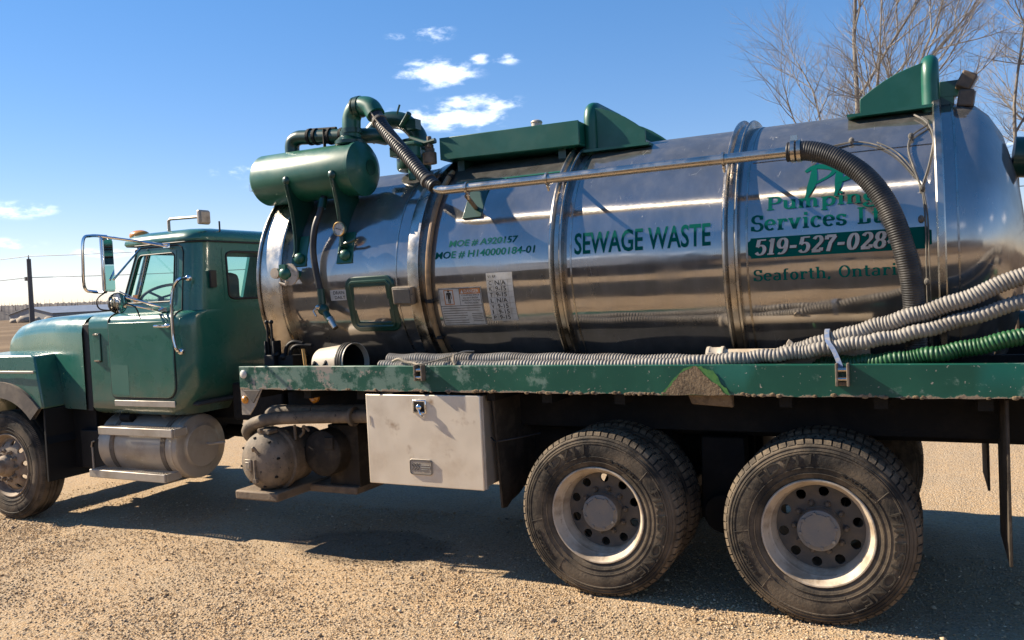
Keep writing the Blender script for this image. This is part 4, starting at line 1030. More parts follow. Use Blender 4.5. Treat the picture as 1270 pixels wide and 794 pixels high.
    for i in range(12):
        a = (-2.8+i*.16, rng.uniform(.62, .75), rng.uniform(.95, 1.25)); b = (a[0]+rng.uniform(.4, 1.2), a[1]+rng.uniform(-.05, .1), a[2]+rng.uniform(-.15, .1)); c = (b[0]+.4, b[1], b[2]+.1)
        m.tube(spline([a, b, c], 6), rng.choice((.012, .016, .02)), 6)
    m.build('air_line', 'chassis', TRUCK)
    m = MB(); m.box(-3.58, -3.0, .55, .75, .95, 1.28); m.box(-2.6, -2.0, .55, .78, .98, 1.22); m.cyl((-3.3, .75, 1.1), (-3.3, 1.5, 1.1), .1, 12); m.build('valve_block', 'chassis', TRUCK, bevel=.02)
    # rear end, beyond what the picture shows clearly
    m = MB(); m.box(3.28, 3.34, .05, 2.35, 1.0, 1.46); m.box(3.1, 3.2, .1, 2.3, .5, .62); m.box(3.1, 3.2, .8, .9, .6, 1.3); m.box(3.1, 3.2, 1.5, 1.6, .6, 1.3); m.build('rear_bumper', 'dark_green', TRUCK, bevel=.01)
    for y in (.2, 2.1):
        m = MB(); m.lathe([(0, .05), (.04, .045), (.05, .03), (.055, 0)], (3.34, y, 1.2), 'x', 16); m.build('tail_lamp', 'red_lens', TRUCK)
make_deck()

def make_side_gear():
    # fuel tank with straps, cap and two steps
    c = (0, .48, .725); R = .285
    m = MB(); m.lathe([(0, -4.93), (.15, -4.945), (R-.03, -4.93), (R, -4.90), (R, -3.93), (R-.006, -3.915), (R-.03, -3.905), (R-.07, -3.90), (.19, -3.892), (.18, -3.885), (.06, -3.88), (0, -3.88)], c, 'x', 56)
    ft = m.build('fuel_tank', 'dull_aluminium', TRUCK, angle=30)
    for x in (-4.72, -4.07):
        m = MB(); m.lathe([(R+.001, x-.028), (R+.008, x-.025), (R+.008, x+.025), (R+.001, x+.028)], c, 'x', 56); m.build('tank_strap', 'dirty_iron', ft, angle=30)
    m = MB(); m.lathe([(R+.001, -3.995), (R+.006, -3.99), (R+.006, -3.965), (R+.001, -3.96)], c, 'x', 56); m.build('seam', 'dull_aluminium', ft)
    m = MB(); m.cyl((-4.22, .42, 1.0), (-4.22, .395, 1.045), .06, 18); m.cyl((-4.22, .395, 1.045), (-4.22, .385, 1.065), .052, 18); m.build('filler_cap', 'dirty_iron', ft, bevel=.006)
    m = MB(); m.tube([(-3.88, .52, .735), (-3.83, .52, .735), (-3.70, .55, .75)], .012, 6); m.build('drain_pipe', 'dull_aluminium', ft)
    for (x0, x1, y0, y1, z) in ((-4.79, -3.86, .12, .30, .855), (-4.93, -3.965, .11, .30, .465)):
        m = MB(); m.box(x0, x1, y0, y0+.03, z, z+.072); m.box(x0, x1, y1-.02, y1, z+.01, z+.070); m.box(x0, x0+.02, y0+.03, y1-.02, z, z+.071); m.box(x1-.02, x1, y0+.03, y1-.02, z, z+.071)
        st = m.build('step', 'dull_aluminium', TRUCK, bevel=.006)
        # serrated open grating
        g = MB(); w_ = .034; yA, yB = y0+.03, y1-.02; nx = int((x1-x0-.04)/w_)
        for i in range(-3, nx):                                     # open diamond mesh
            for sg in (1, -1):
                xa = x0+.03+i*w_ if sg > 0 else x0+.03+(i+3.6)*w_; xb = xa+sg*3.6*w_
                if min(xa, xb) < x0+.01 or max(xa, xb) > x1-.01: continue
                g.hexa([(xa-.004, yA, z+.060), (xa+.004, yA, z+.060), (xb+.004, yB, z+.060), (xb-.004, yB, z+.060), (xa-.004, yA, z+.069), (xa+.004, yA, z+.069), (xb+.004, yB, z+.069), (xb-.004, yB, z+.069)])
        for i in range(int((x1-x0-.04)/.03)):
            x = x0+.025+i*.03; g.box(x, x+.012, y0+.004, y0+.024, z+.072, z+.078)
        tag(g.build('grating', 'dull_aluminium', st), kind='stuff')
    m = MB()
    for x in (-4.74, -4.06): m.box(x-.02, x+.02, .29, .34, .50, .93); m.box(x-.02, x+.02, .22, .31, .44, .466)
    m.build('step_bracket', 'dirty_iron', TRUCK, bevel=.004)
    # hydraulic pump: domed body facing the side, gearbox behind, wooden-looking beam under it
    c = (-2.86, 0, .705)
    m = MB(); m.lathe([(0, .04), (.06, .043), (.13, .06), (.19, .09), (.225, .135), (.238, .18), (.238, .22)], c, 'y', 40); m.lathe([(.238, .22), (.262, .222), (.262, .262), (.24, .265), (.235, .30), (.225, .5), (.19, .52), (.19, .7), (0, .7)], c, 'y', 40)
    pu = m.build('vacuum_pump', 'dirty_iron', TRUCK, angle=40)
    m = MB()
    for k in range(8):
        a = 2*pi*k/8+.2; m.cyl((c[0]+.195*math.cos(a), .085, c[2]+.195*math.sin(a)), (c[0]+.195*math.cos(a), .12, c[2]+.195*math.sin(a)), .010, 6)
    m.build('bolt', 'chassis', pu)
    m = MB(); m.tube(spline([(c[0]-.02, .045, c[2]+.10), (c[0]+.01, .02, c[2]+.13), (c[0]+.03, .045, c[2]+.08)], 5), .012, 7); m.tube([(c[0]+.0, .035, c[2]+.03), (c[0]+.0, .035, c[2]-.13)], .010, 6); m.box(c[0]-.015, c[0]+.02, .02, .05, c[2]-.15, c[2]-.12); m.build('handle', 'dirty_iron', pu)
    m = MB(); m.box(c[0]-.10, c[0]-.04, .034, .05, c[2]-.06, c[2]+.03); m.box(c[0]-.09, c[0]-.05, .028, .036, c[2]-.04, c[2]+.01); m.build('name_plate', 'dull_aluminium', pu, bevel=.002)
    m = MB(); m.box(c[0]-.03, c[0]+.09, .12, .2, c[2]+.22, c[2]+.255); m.cyl((c[0]+.0, .1, c[2]+.25), (c[0]+.0, .2, c[2]+.25), .018, 8); m.cyl((c[0]+.09, .1, c[2]+.24), (c[0]+.09, .2, c[2]+.24), .02, 8); m.build('clamp', 'dirty_iron', pu, bevel=.004)
    m = MB(); m.lathe([(0, .34), (.15, .345), (.185, .37), (.19, .62), (0, .62)], (-2.46, 0, .74), 'y', 28); m.box(-2.40, -2.32, .33, .345, .78, .88); m.box(-2.5, -2.2, .5, .8, .45, .95); gb = m.build('gearbox', 'dark_iron', TRUCK, bevel=.006, angle=40)
    m = MB(); m.tube(spline([(-2.62, .30, .88), (-2.58, .30, .92), (-2.56, .28, .97), (-2.52, .30, .93)], 5), .012, 6); m.cyl((-2.65, .28, .86), (-2.65, .28, .98), .012, 8); m.build('grease_line', 'dirty_iron', gb)
    m = MB(); m.box(-3.11, -2.67, .06, .92, .405, .475); m.box(-2.72, -2.2, .45, 1.0, .40, .46); m.build('pump_beam', 'old_beam', TRUCK, bevel=.012)
    m = MB(); m.tube(spline([(-3.03, .30, .84), (-3.09, .26, .87), (-3.09, .22, .93), (-3.0, .20, .99), (-2.80, .20, 1.035), (-2.55, .22, 1.05), (-2.1, .28, 1.06), (-1.8, .34, 1.06)], 7), .052, 14); m.build('suction_pipe', 'dirty_iron', TRUCK)
    m = MB(); m.tube(spline([(-3.0, .42, .98), (-2.98, .36, 1.03), (-2.9, .33, 1.075), (-2.75, .32, 1.085), (-2.5, .34, 1.085)], 7), .05, 14); m.tube([(-2.5, .34, 1.085), (-1.9, .5, 1.08)], .05, 12); m.build('discharge_pipe', 'dirty_iron', TRUCK)
    m = MB(); m.lathe([(.056, 0), (.075, .004), (.075, .03), (.056, .034)], (-2.08, .283, 1.06), 'x', 20); m.build('pipe_flange', 'dirty_iron', TRUCK)
    # tool box
    m = MB(); m.box(-1.715, -.80, .02, .50, .645, 1.268); tb = m.build('tool_or_filler_box', 'dull_aluminium', TRUCK, bevel=.006)
    m = MB(); m.box(-1.73, -.792, .0, .018, .632, 1.274); d = m.build('door', 'box_aluminium', tb, bevel=.006)
    m = MB(); m.box(-1.325, -1.215, -.012, -.0005, 1.145, 1.24); m.build('latch_frame', 'chrome', tb, bevel=.008)
    m = MB(); m.box(-1.312, -1.228, -.0135, -.0115, 1.158, 1.228); m.build('latch_pocket', 'chassis', tb)
    m = MB(); m.ball((-1.27, -.018, 1.19), (.022, .014, .022)); m.tube(spline([(-1.27, -.02, 1.19), (-1.255, -.028, 1.15), (-1.24, -.02, 1.125)], 5), .009, 6); m.build('latch_handle', 'chrome', tb)
    m = MB(); m.prism(rrect(-1.375, -1.19, .715, .825, .02, 4), 'y', -.008, -.0005); pl = m.build('maker_plate', 'dull_aluminium', tb, bevel=.002)
    m = MB(); pr = rrect(-1.37, -1.195, .72, .82, .017, 4); m.tube([(a, -.009, b) for a, b in pr], .003, 5, closed=True)
    for k, x in enumerate((-1.345, -1.322, -1.30)): m.tube(spline([(x+.012, -.009, .795), (x-.008, -.009, .785), (x+.006, -.009, .768), (x-.01, -.009, .75)], 4), .0032, 5)
    for z, x1 in ((.783, -1.21), (.768, -1.205), (.752, -1.225)): m.tube([(-1.28, -.009, z), (x1, -.009, z)], .003, 5)
    m.build('embossing', 'disc_grey', pl)
    m = MB(); m.tube([(-1.70, -.002, 1.12), (-1.695, -.003, 1.05)], .002, 5); m.box(-.80, -.775, .01, .03, .64, 1.27); m.build('edge_trim', 'dull_aluminium', tb)
    m = MB()                                                       # mud flap: thick rubber sheet, torn lower edge
    top = [(.10, 1.285), (.76, 1.285)]; bot = [(.76, .56), (.68, .60), (.60, .56), (.5, .55), (.42, .52), (.3, .50), (.22, .47), (.16, .48)]
    m.prism(top+bot, 'x', -.755, -.74); m.build('mud_flap', 'flap_rubber', TRUCK)
    m = MB(); m.box(-.78, -.72, .08, .8, 1.23, 1.29); m.build('flap_bar', 'chassis', TRUCK)
    for y0, y1 in ((.06, .68), (1.72, 2.34)):
        m = MB(); m.box(2.24, 2.255, y0, y1, .42, 1.285); m.build('mud_flap', 'flap_rubber', TRUCK, bevel=.003)
    m = MB(); m.tube(spline([(-.77, .09, .98), (-.72, .06, .96), (-.6, .05, .98), (-.45, .2, 1.0)], 5), .005, 5); m.build('flap_cord', 'seal', TRUCK)
    m = MB(); m.hexa([(.62, .06, 1.235), (.86, .08, 1.215), (.86, .12, 1.215), (.62, .12, 1.235), (.60, .05, 1.296), (.86, .05, 1.296), (.86, .12, 1.296), (.60, .12, 1.296)]); m.build('rail_bracket', 'dirt', TRUCK, bevel=.008)
make_side_gear()

# ------------------------------------------------------------------ wheels (built at the origin, outer face looking to -y)
def ring_text(body, r0, r1, a_mid, a_width, y, flip=False):
    """raised lettering on a sidewall, running clockwise as seen from outside"""
    vs, fs = fitted(body, -.5, .5, 0, 1, .03 if body == 'FD711' else 0., 0.); out = []
    for (u, v) in vs:
        a = R_(a_mid)-u*R_(a_width)*(1 if not flip else -1); r = r0+(r1-r0)*(v if not flip else 1-v)
        out.append((r*math.cos(a), y, r*math.sin(a)))
    return out, fs
def make_wheel_meshes():
    W = {}
    def tyre(drive):
        Rr, w = .525, .275
        p = [(.300, .05), (.303, .03), (.315, .018), (.335, .012), (.36, .006), (.40, .0), (.43, .0), (.452, .004), (.455, .001), (.462, .002), (.465, .008), (.485, .016), (.489, .013), (.495, .015), (.505, .028), (.516, .045), (.520, .06)]
        crown = [(.5235, .085), (.5235, .092), (.510, .096), (.510, .108), (.5245, .112), (.525, w/2-.01), (.512, w/2-.006)] if not drive else [(.522, .085), (.508, .09), (.508, .10), (.524, .105), (.5245, w/2-.008), (.508, w/2-.004)]
        half = p+crown; full = half+[(r, w-a) for r, a in half[::-1]]
        m = MB(); m.lathe(full, (0, 0, 0), 'y', 96)
        return m.mesh('tyre', 'rubber', 32)
    W['tyre_drive'] = tyre(True); W['tyre_steer'] = tyre(False)
    m = MB()                                                       # shoulder lugs of the drive tyre, deep notches between them
    NL = 66
    for s in (0, 1):
        for k in range(NL):
            a0 = 2*pi*(k+.5*s)/NL; a1 = a0+2*pi/NL*.80; vs = []
            for (r, y) in ((.506, .023), (.524, .038), (.5290, .058), (.529, .10), (.50, .10), (.495, .045)):
                yy = y if not s else .275-y
                for a in (a0, a1): vs.append((r*math.cos(a+.05*(y-.05)*4), yy, r*math.sin(a+.05*(y-.05)*4)))
            m.add(vs, [(0, 1, 3, 2), (2, 3, 5, 4), (4, 5, 7, 6), (6, 7, 9, 8), (8, 9, 11, 10), (10, 11, 1, 0), (0, 2, 4, 6, 8, 10), (11, 9, 7, 5, 3, 1)])
    for k in range(NL):
        a0 = 2*pi*k/NL; a1 = a0+2*pi/NL*.72
        for (ya, yb) in ((.112, .133), (.142, .163)):
            vs = []
            for r in (.505, .530):
                for y in (ya, yb):
                    for a in (a0, a1): vs.append((r*math.cos(a), y, r*math.sin(a)))
            m.add(vs, [(0, 2, 3, 1), (4, 5, 7, 6), (0, 1, 5, 4), (1, 3, 7, 5), (3, 2, 6, 7), (2, 0, 4, 6)])
    W['tread'] = m.mesh('tread_block', 'tread', 30)
    m = MB()
    for k in range(180):
        a0 = 2*pi*k/180; a1 = a0+2*pi/180*.6; vs = []
        for r, y in ((.500, .020), (.5235, .044)):
            for a in (a0, a1): vs += [(r*math.cos(a), y, r*math.sin(a)), (r*math.cos(a)+.003*math.cos(a), y-.003, r*math.sin(a)+.003*math.sin(a))]
        m.add(vs, [(1, 3, 7, 5), (0, 1, 5, 4), (2, 6, 7, 3), (0, 2, 3, 1), (4, 5, 7, 6)])
    W['sipe'] = m.mesh('tread_block', 'tread', 30)
    # sidewall lettering, raised
    def letters(parts):
        m = MB()
        for (b, r0, r1, am, aw) in parts:
            vs, fs = ring_text(b, r0, r1, am, aw, -.0045)
            m.add(vs, fs)
            vb = [(v[0], .006, v[2]) for v in vs]
            cnt = {}
            for f in fs:
                for i in range(len(f)):
                    e = (f[i], f[(i+1) % len(f)]); cnt[tuple(sorted(e))] = cnt.get(tuple(sorted(e)), 0)+1
            n = len(m.v); m.add(vs+vb, [(a, b2, b2+len(vs), a+len(vs)) for (a, b2), c in cnt.items() if c == 1])
        return m.mesh('sidewall_lettering', 'lettering_rubber', 20, smooth=False)
    W['letters'] = letters([('FD711', .395, .45, 122, 44), ('FIRESTONE', .395, .45, -12, 78), ('11R22.5', .415, .44, 210, 26), ('RADIAL', .36, .38, 60, 30)])
    m = MB()
    for a in (152, 95, 40, -62, 188, 232): m.tube([(.365*math.cos(R_(a)), .003, .365*math.sin(R_(a))), (.455*math.cos(R_(a+2)), .000, .455*math.sin(R_(a+2)))], .003, 5)
    for r in (.342, .375, .470): m.tube([(r*math.cos(t), .006 if r < .37 else .002 if r < .4 else .006, r*math.sin(t)) for t in np.linspace(0, 2*pi, 97)[:-1]], .0028, 5, closed=True)
    W['ribs'] = m.mesh('sidewall_rib', 'rubber', 60)
    # rear rim: deep dish
    m = MB(); m.lathe([(.300, .06), (.306, .03), (.308, .018), (.303, .011), (.296, .012), (.291, .02), (.288, .034), (.276, .048), (.270, .075), (.262, .082), (.257, .115), (.247, .135), (.243, .160), (.243, .19), (.30, .22)], (0, 0, 0), 'y', 72)
    W['rim'] = m.mesh('wheel', 'rim_white', 40)
    # disc with ten hand holes: polar grid with the hole rims worked in
    def disc(r_in, r_out, r_h, rad, y, dome, nh=10):
        m = MB(); q = 16
        for k in range(nh):
            a_mid = 2*pi*(k+.5)/nh; dw = pi/nh
            hole = []; outer = []
            for i in range(q):
                t = 2*pi*i/q+pi/q
                hx, hy = r_h+rad*math.cos(t), rad*math.sin(t)
                # matching point on the edge of the sector cell
                c, s = math.cos(t), math.sin(t)
                big = min((r_out-r_h)/c if c > 1e-6 else 9, (r_in-r_h)/c if c < -1e-6 else 9, (r_h*dw)/abs(s) if abs(s) > 1e-6 else 9)
                ox, oa = r_h+big*c, big*s/r_h
                hole.append((hx, hy/r_h)); outer.append((ox, oa))
            # snap the four corners in
            pts = []
            def P(r, a, dy=0): 
                a += a_mid; return (r*math.cos(a), y-dome*(1-((r-r_in)/(r_out-r_in))**2)+dy, r*math.sin(a))
            vs = [P(*h) for h in hole]+[P(*o) for o in outer]+[P(h[0], h[1], .02) for h in hole]
            fs = []
            for i in range(q):
                l = (i+1) % q; fs += [(i, l, q+l, q+i), (i, l, 2*q+l, 2*q+i)]
            cor = [(r_out, dw), (r_in, dw), (r_in, -dw), (r_out, -dw)]
            n = len(vs); vs += [P(*c) for c in cor]
            for ci, (r, a) in enumerate(cor):
                for i in range(q):                                   # the fan triangle at each corner
                    l = (i+1) % q; A0, B0 = outer[i], outer[l]
                    onr = lambda p, rr: abs(p[0]-rr) < 1e-6
                    ona = lambda p, aa: abs(p[1]-aa) < 1e-6
                    if (onr(A0, r) and ona(B0, a)) or (onr(B0, r) and ona(A0, a)): fs.append((q+i, q+l, n+ci))
            m.add(vs, fs)
        return m
    m = disc(.165, .2445, .206, .0285, .165, .0, 10)
    m.lathe([(.1655, .165), (.15, .164), (.125, .166), (.118, .16), (.108, .16)], (0, 0, 0), 'y', 48)
    W['disc'] = m.mesh('disc', 'disc_grey', 40)
    m = MB(); m.lathe([(.112, .17), (.112, .085), (.116, .082), (.116, .072), (.108, .068), (.098, .068), (.094, .062), (.0, .062)], (0, 0, 0), 'y', 40)
    for k in range(8):
        a = 2*pi*k/8+.3; m.cyl((.098*math.cos(a), .07, .098*math.sin(a)), (.098*math.cos(a), .055, .098*math.sin(a)), .0105, 6)
    m.lathe([(0, .0605), (.004, .0605), (.004, .062)], (0, 0, 0), 'y', 8)
    W['hub'] = m.mesh('hub_cap', 'hub_grey', 35)
    m = MB(); m.lathe([(0, -.028), (.010, -.028), (.013, -.02), (.016, -.018), (.0185, -.012), (.0185, 0)], (0, 0, 0), 'y', 6); W['nut'] = m.mesh('lug_nut', 'disc_grey', 30)
    # steer wheel: outward-bulging disc
    m = MB(); m.lathe([(.300, .06), (.306, .03), (.308, .018), (.303, .011), (.296, .012), (.291, .02), (.286, .034), (.27, .06), (.262, .075), (.245, .08)], (0, 0, 0), 'y', 64); W['rim_f'] = m.mesh('wheel', 'front_rim', 40)
    m = disc(.165, .2455, .212, .024, .08, .06, 10)
    m.lathe([(.166, .020), (.15, .015), (.12, .014), (.105, .018)], (0, 0, 0), 'y', 48); W['disc_f'] = m.mesh('disc', 'front_rim', 40)
    m = MB(); m.lathe([(.105, .03), (.10, -.03), (.09, -.05), (.08, -.055), (.075, -.10), (.06, -.115), (0, -.12)], (0, 0, 0), 'y', 32); W['hub_f'] = m.mesh('hub_cap', 'front_rim', 35)
    m = MB(); m.lathe([(0, -.045), (.010, -.045), (.012, -.02), (.02, -.018), (.022, 0)], (0, 0, 0), 'y', 6); W['nut_f'] = m.mesh('lug_nut', 'dirty_iron', 30)
    return W
WM = make_wheel_meshes()
def place_wheel(x, y, rz, kind, roll, full=True):
    w = link('wheel', WM['rim_f' if kind == 'steer' else 'rim'], None, (x, y, .525)); w.parent = TRUCK; w.matrix_parent_inverse = Matrix.Translation(-offset_of(TRUCK))
    w.rotation_euler = (0, roll, rz)
    link('tyre', WM['tyre_steer' if kind == 'steer' else 'tyre_drive'], w)
    link('tread_block', WM['sipe' if kind == 'steer' else 'tread'], w)['kind'] = 'stuff'
    if not full: return w
    link('sidewall_rib', WM['ribs'], w)
    s = '_f' if kind == 'steer' else ''
    link('disc', WM['disc'+s], w); link('hub_cap', WM['hub'+s], w)
    if kind == 'drive': link('sidewall_lettering', WM['letters'], w)
    for k in range(10):
        a = 2*pi*k/10+.12; link('lug_nut', WM['nut'+s], w, (.142*math.cos(a), .164 if not s else .015, .142*math.sin(a)), (0, -a, 0))
    return w
for i, x in enumerate((0, 1.312)):
    place_wheel(x, .0, 0, 'drive', (0.0, .55)[i] if False else (0.02, .12)[i]); place_wheel(x, .345, 0, 'drive', .4, False)
    place_wheel(x, 2.4, pi, 'drive', .3); place_wheel(x, 2.055, pi, 'drive', .9, False)
place_wheel(-6.03, .045, 0, 'steer', .2); place_wheel(-6.03, 2.355, pi, 'steer', .5)

# ------------------------------------------------------------------ tank
def make_tank():
    m = MB()
    head = [(0, -3.13), (.3, -3.11), (.6, -3.05), (.78, -2.985), (.86, -2.93), (TR-.006, -2.87)]
    tail = [(TR, 2.06), (TR-.012, 2.13), (.865, 2.19), (.80, 2.26), (.68, 2.33), (.45, 2.40), (.2, 2.44), (0, 2.45)]
    xs = list(np.linspace(-2.86, 2.06, 42)); prof = head+[(TR, x) for x in xs]+tail[1:]
    m.lathe(prof, (0, TY, TZ), 'x', 144)
    tk = m.build('tank', 'tank_steel', TRUCK, angle=50)
    def band(name, x0, x1, h, mat='flange_steel', lip=.008):
        m = MB(); m.lathe([(TR-.01, x0), (TR+h-lip, x0), (TR+h, x0+lip), (TR+h, x1-lip), (TR+h-lip, x1), (TR-.01, x1)], (0, TY, TZ), 'x', 144)
        return m.build(name, mat, TRUCK, angle=40)
    # front ring: broad polished collar with raised edges
    band('front_ring', -2.905, -2.70, .045, 'collar_steel'); band('front_flange', -2.93, -2.905, .066); band('front_flange', -2.70, -2.668, .07)
    for x in (-.313, .838):                                       # stiffening rings: standing web with a rolled outer edge
        m = MB(); m.lathe([(TR-.01, x-.048), (TR+.048, x-.046), (TR+.060, x-.038), (TR+.062, x-.028), (TR+.05, x-.02), (TR+.03, x-.012), (TR+.026, x+.02), (TR+.05, x+.028), (TR+.056, x+.036), (TR+.05, x+.046), (TR-.01, x+.05)], (0, TY, TZ), 'x', 144)
        m.build('stiffening_ring', 'flange_steel', TRUCK, angle=40)
    m = MB(); m.lathe([(TR-.01, -1.50), (TR+.030, -1.498), (TR+.034, -1.49), (TR+.034, -1.415), (TR+.05, -1.41), (TR+.05, -1.392), (TR-.01, -1.39)], (0, TY, TZ), 'x', 144); m.build('stiffening_ring', 'flange_steel', TRUCK, angle=40)
    band('rear_ring', 1.955, 2.0, .06); band('weld_seam', -1.62, -1.615, .003); band('weld_seam', .93, .934, .0025); band('weld_seam', -.22, -.216, .0025); band('weld_seam', 2.058, 2.064, .003)
    m = MB()
    for s in (-1, 1):
        m.tube([on_tank(x, 40+.0*x, .0) for x in np.linspace(.95, 1.95, 12)], .004, 4)
    m.build('long_seam', 'flange_steel', TRUCK)
    # saddle under the barrel
    m = MB(); 
    for x in (-2.6, -1.6, -.313, .838, 1.9): m.prism([(.62, 1.30), (.62, 1.50), (.8, 1.36), (1.2, 1.24), (1.6, 1.36), (1.78, 1.50), (1.78, 1.30)], 'x', x-.03, x+.03)
    m.build('tank_saddle', 'dark_green', TRUCK)
    # tan sight tube running round the barrel, held by clips
    m = MB(); m.tube([on_tank(-1.322+.012*math.sin(d*.06), d, .028) for d in np.linspace(58, -44, 44)], .021, 10); st = m.build('sight_tube', 'tan_tube', TRUCK)
    m = MB()
    for d in (54, -12, -30): m.lathe([(.020, -.014), (.03, -.012), (.03, .012), (.020, .014)], tuple(on_tank(-1.322, d, .028)), 'z', 14); m.ball(tuple(on_tank(-1.36, d, .015)), .02, 8, 6)
    m.build('clip', 'chassis_black', st)
    # square inspection hatch with rounded green frame
    m = MB(); u0, u1, v0, v1 = -2.065, -1.66, -25.0, -.2
    def fr(r, off):
        h = (v1-v0)*pi/180*TR
        return [on_tank(u0+a, v0+b/TR*180/pi, off) for a, b in rrect(-r, (u1-u0)+r, -r, h+r, .055+r, 6)]
    rings = [fr(.022, -.002), fr(.022, .012), fr(.014, .018), fr(-.008, .018), fr(-.014, .026), fr(-.026, .026), fr(-.032, .018), fr(-.052, .018), fr(-.06, .004)]
    n = len(rings[0]); vs = [p for r in rings for p in r]; fs = []
    for i in range(len(rings)-1):
        for k in range(n): fs.append((i*n+k, i*n+(k+1) % n, (i+1)*n+(k+1) % n, (i+1)*n+k))
    m.add(vs, fs); hf = m.build('hatch_frame', 'dark_green', TRUCK, angle=30)
    m = MB(); g = []; N = 10
    for i in range(N+1):
        for j in range(N+1): g.append(on_tank(u0+.04+(u1-u0-.08)*i/N, v0+3+(v1-v0-6)*j/N, .008))
    m.add(g, [(i*(N+1)+j, (i+1)*(N+1)+j, (i+1)*(N+1)+j+1, i*(N+1)+j+1) for i in range(N) for j in range(N)]); m.build('hatch_cover', 'tank_steel', hf)
    # dusty plate lamp box beside it
    m = MB(); a = [on_tank(x, d, o) for o in (0, .075) for x, d in ((-1.62, -12.2), (-1.445, -12.8), (-1.445, -4.8), (-1.62, -4.4))]
    m.hexa([tuple(p) for p in a]); lb = m.build('lamp_box', 'dirty_iron', TRUCK, bevel=.01)
    m = MB(); a = [on_tank(x, d, o) for o in (.074, .082) for x, d in ((-1.605, -11.6), (-1.46, -12.0), (-1.46, -5.6), (-1.605, -5.2))]
    m.hexa([tuple(p) for p in a]); m.build('lens', 'disc_grey', lb, bevel=.006)
make_tank()

def make_pipes():
    # stainless suction line along the barrel, clamps, brackets
    y, z = .2, 2.687
    m = MB(); m.tube(spline([(-1.215, .235, 2.745), (-1.165, .21, 2.705), (-1.10, .2, 2.690)], 6)+[Vector((-.5, y, z)), Vector((.5, y, z)), Vector((1.235, y, z-.003))], .031, 18); lp = m.build('load_pipe', 'pipe_steel', TRUCK)
    for x in (-.92, -.315, .835):
        m = MB(); m.lathe([(.031, -.008), (.042, -.007), (.042, .007), (.031, .008)], (x, y, z), 'x', 20)
        m.tube([(x, y-.0, z-.04), (x, y+.02, z-.075)], .009, 6); m.ball((x, y+.01, z-.05), .014, 8, 6); m.build('pipe_clamp', 'pipe_steel', lp)
    m = MB(); a = on_tank(-.86, 30, .0)
    m.add([tuple(on_tank(x, d, o)) for o in (0, .012) for x, d in ((-1.08, 25.5), (-.92, 25.5), (-.92, 42.5), (-1.08, 42.5))], [(0, 3, 2, 1), (4, 5, 6, 7), (0, 1, 5, 4), (1, 2, 6, 5), (2, 3, 7, 6), (3, 0, 4, 7)]); pb = m.build('bracket_pad', 'dark_green', TRUCK, bevel=.006)
    m = MB(); m.tube([on_tank(-.985, 31, 0), (-.94, y+.02, z-.05)], .016, 8); m.build('bracket_arm', 'dirty_iron', pb)
    for x in (-.313, .838):
        m = MB(); m.tube([on_tank(x, 42, .04), (x, y+.005, z-.03)], .012, 8); m.build('pipe_bracket', 'pipe_steel', TRUCK)
    # black hose from the end of the line down to the deck
    path = spline([(1.20, .2, 2.685), (1.33, .195, 2.675), (1.47, .18, 2.615), (1.61, .165, 2.50), (1.715, .155, 2.335), (1.785, .155, 2.12), (1.825, .18, 1.90), (1.835, .215, 1.70), (1.835, .235, 1.45)], 10)
    ribbed(path, .0575, .0135, .0022, 20).build('load_hose', 'hose_black', TRUCK, angle=60)
    m = MB(); m.lathe([(.058, -.012), (.064, -.010), (.064, .012), (.058, .014)], (1.232, .2, 2.684), 'x', 22); m.lathe([(.058, -.012), (.064, -.010), (.064, .012), (.058, .014)], (1.265, .2, 2.683), 'x', 22); m.box(1.22, 1.26, .19, .21, 2.745, 2.775); m.build('hose_clamp', 'pipe_steel', TRUCK)
    # thin wiring clipped round the top of the barrel
    m = MB()
    def wire(pts, r, off=.012):
        P = spline([(x, d, 0) for x, d in pts], 6); m.tube([on_tank(p.x, p.y, off) for p in P], r, 6)
    wire(((1.22, 41), (1.38, 43.5), (1.52, 45.2), (1.64, 42.5), (1.75, 36), (1.84, 27), (1.885, 21), (1.90, 10), (1.90, -5), (1.90, -22), (1.91, -38)), .0045)
    wire(((1.66, 43), (1.76, 37), (1.845, 28), (1.885, 21)), .0045, .016)
    wire(((1.30, 36), (1.40, 42.5), (1.53, 45.4)), .004)
    wire(((1.90, 57), (1.93, 51), (1.85, 45), (1.825, 38), (1.85, 29), (1.885, 20.5)), .006, .016)
    wire(((1.86, 60), (1.925, 52), (1.955, 42), (1.93, 30), (1.89, 20.5)), .006, .016)
    wire(((1.89, 21), (1.912, 10), (1.914, -6), (1.918, -40)), .005)
    wr = m.build('wiring', 'hose_ring', TRUCK)
    m = MB()
    for x, d in ((1.52, 45.4), (1.89, 20), (1.88, 9), (1.90, -13), (1.84, 44)): m.ball(tuple(on_tank(x, d, .02)), (.016, .014, .02), 8, 6)
    m.build('clip', 'hose_ring', wr)
make_pipes()

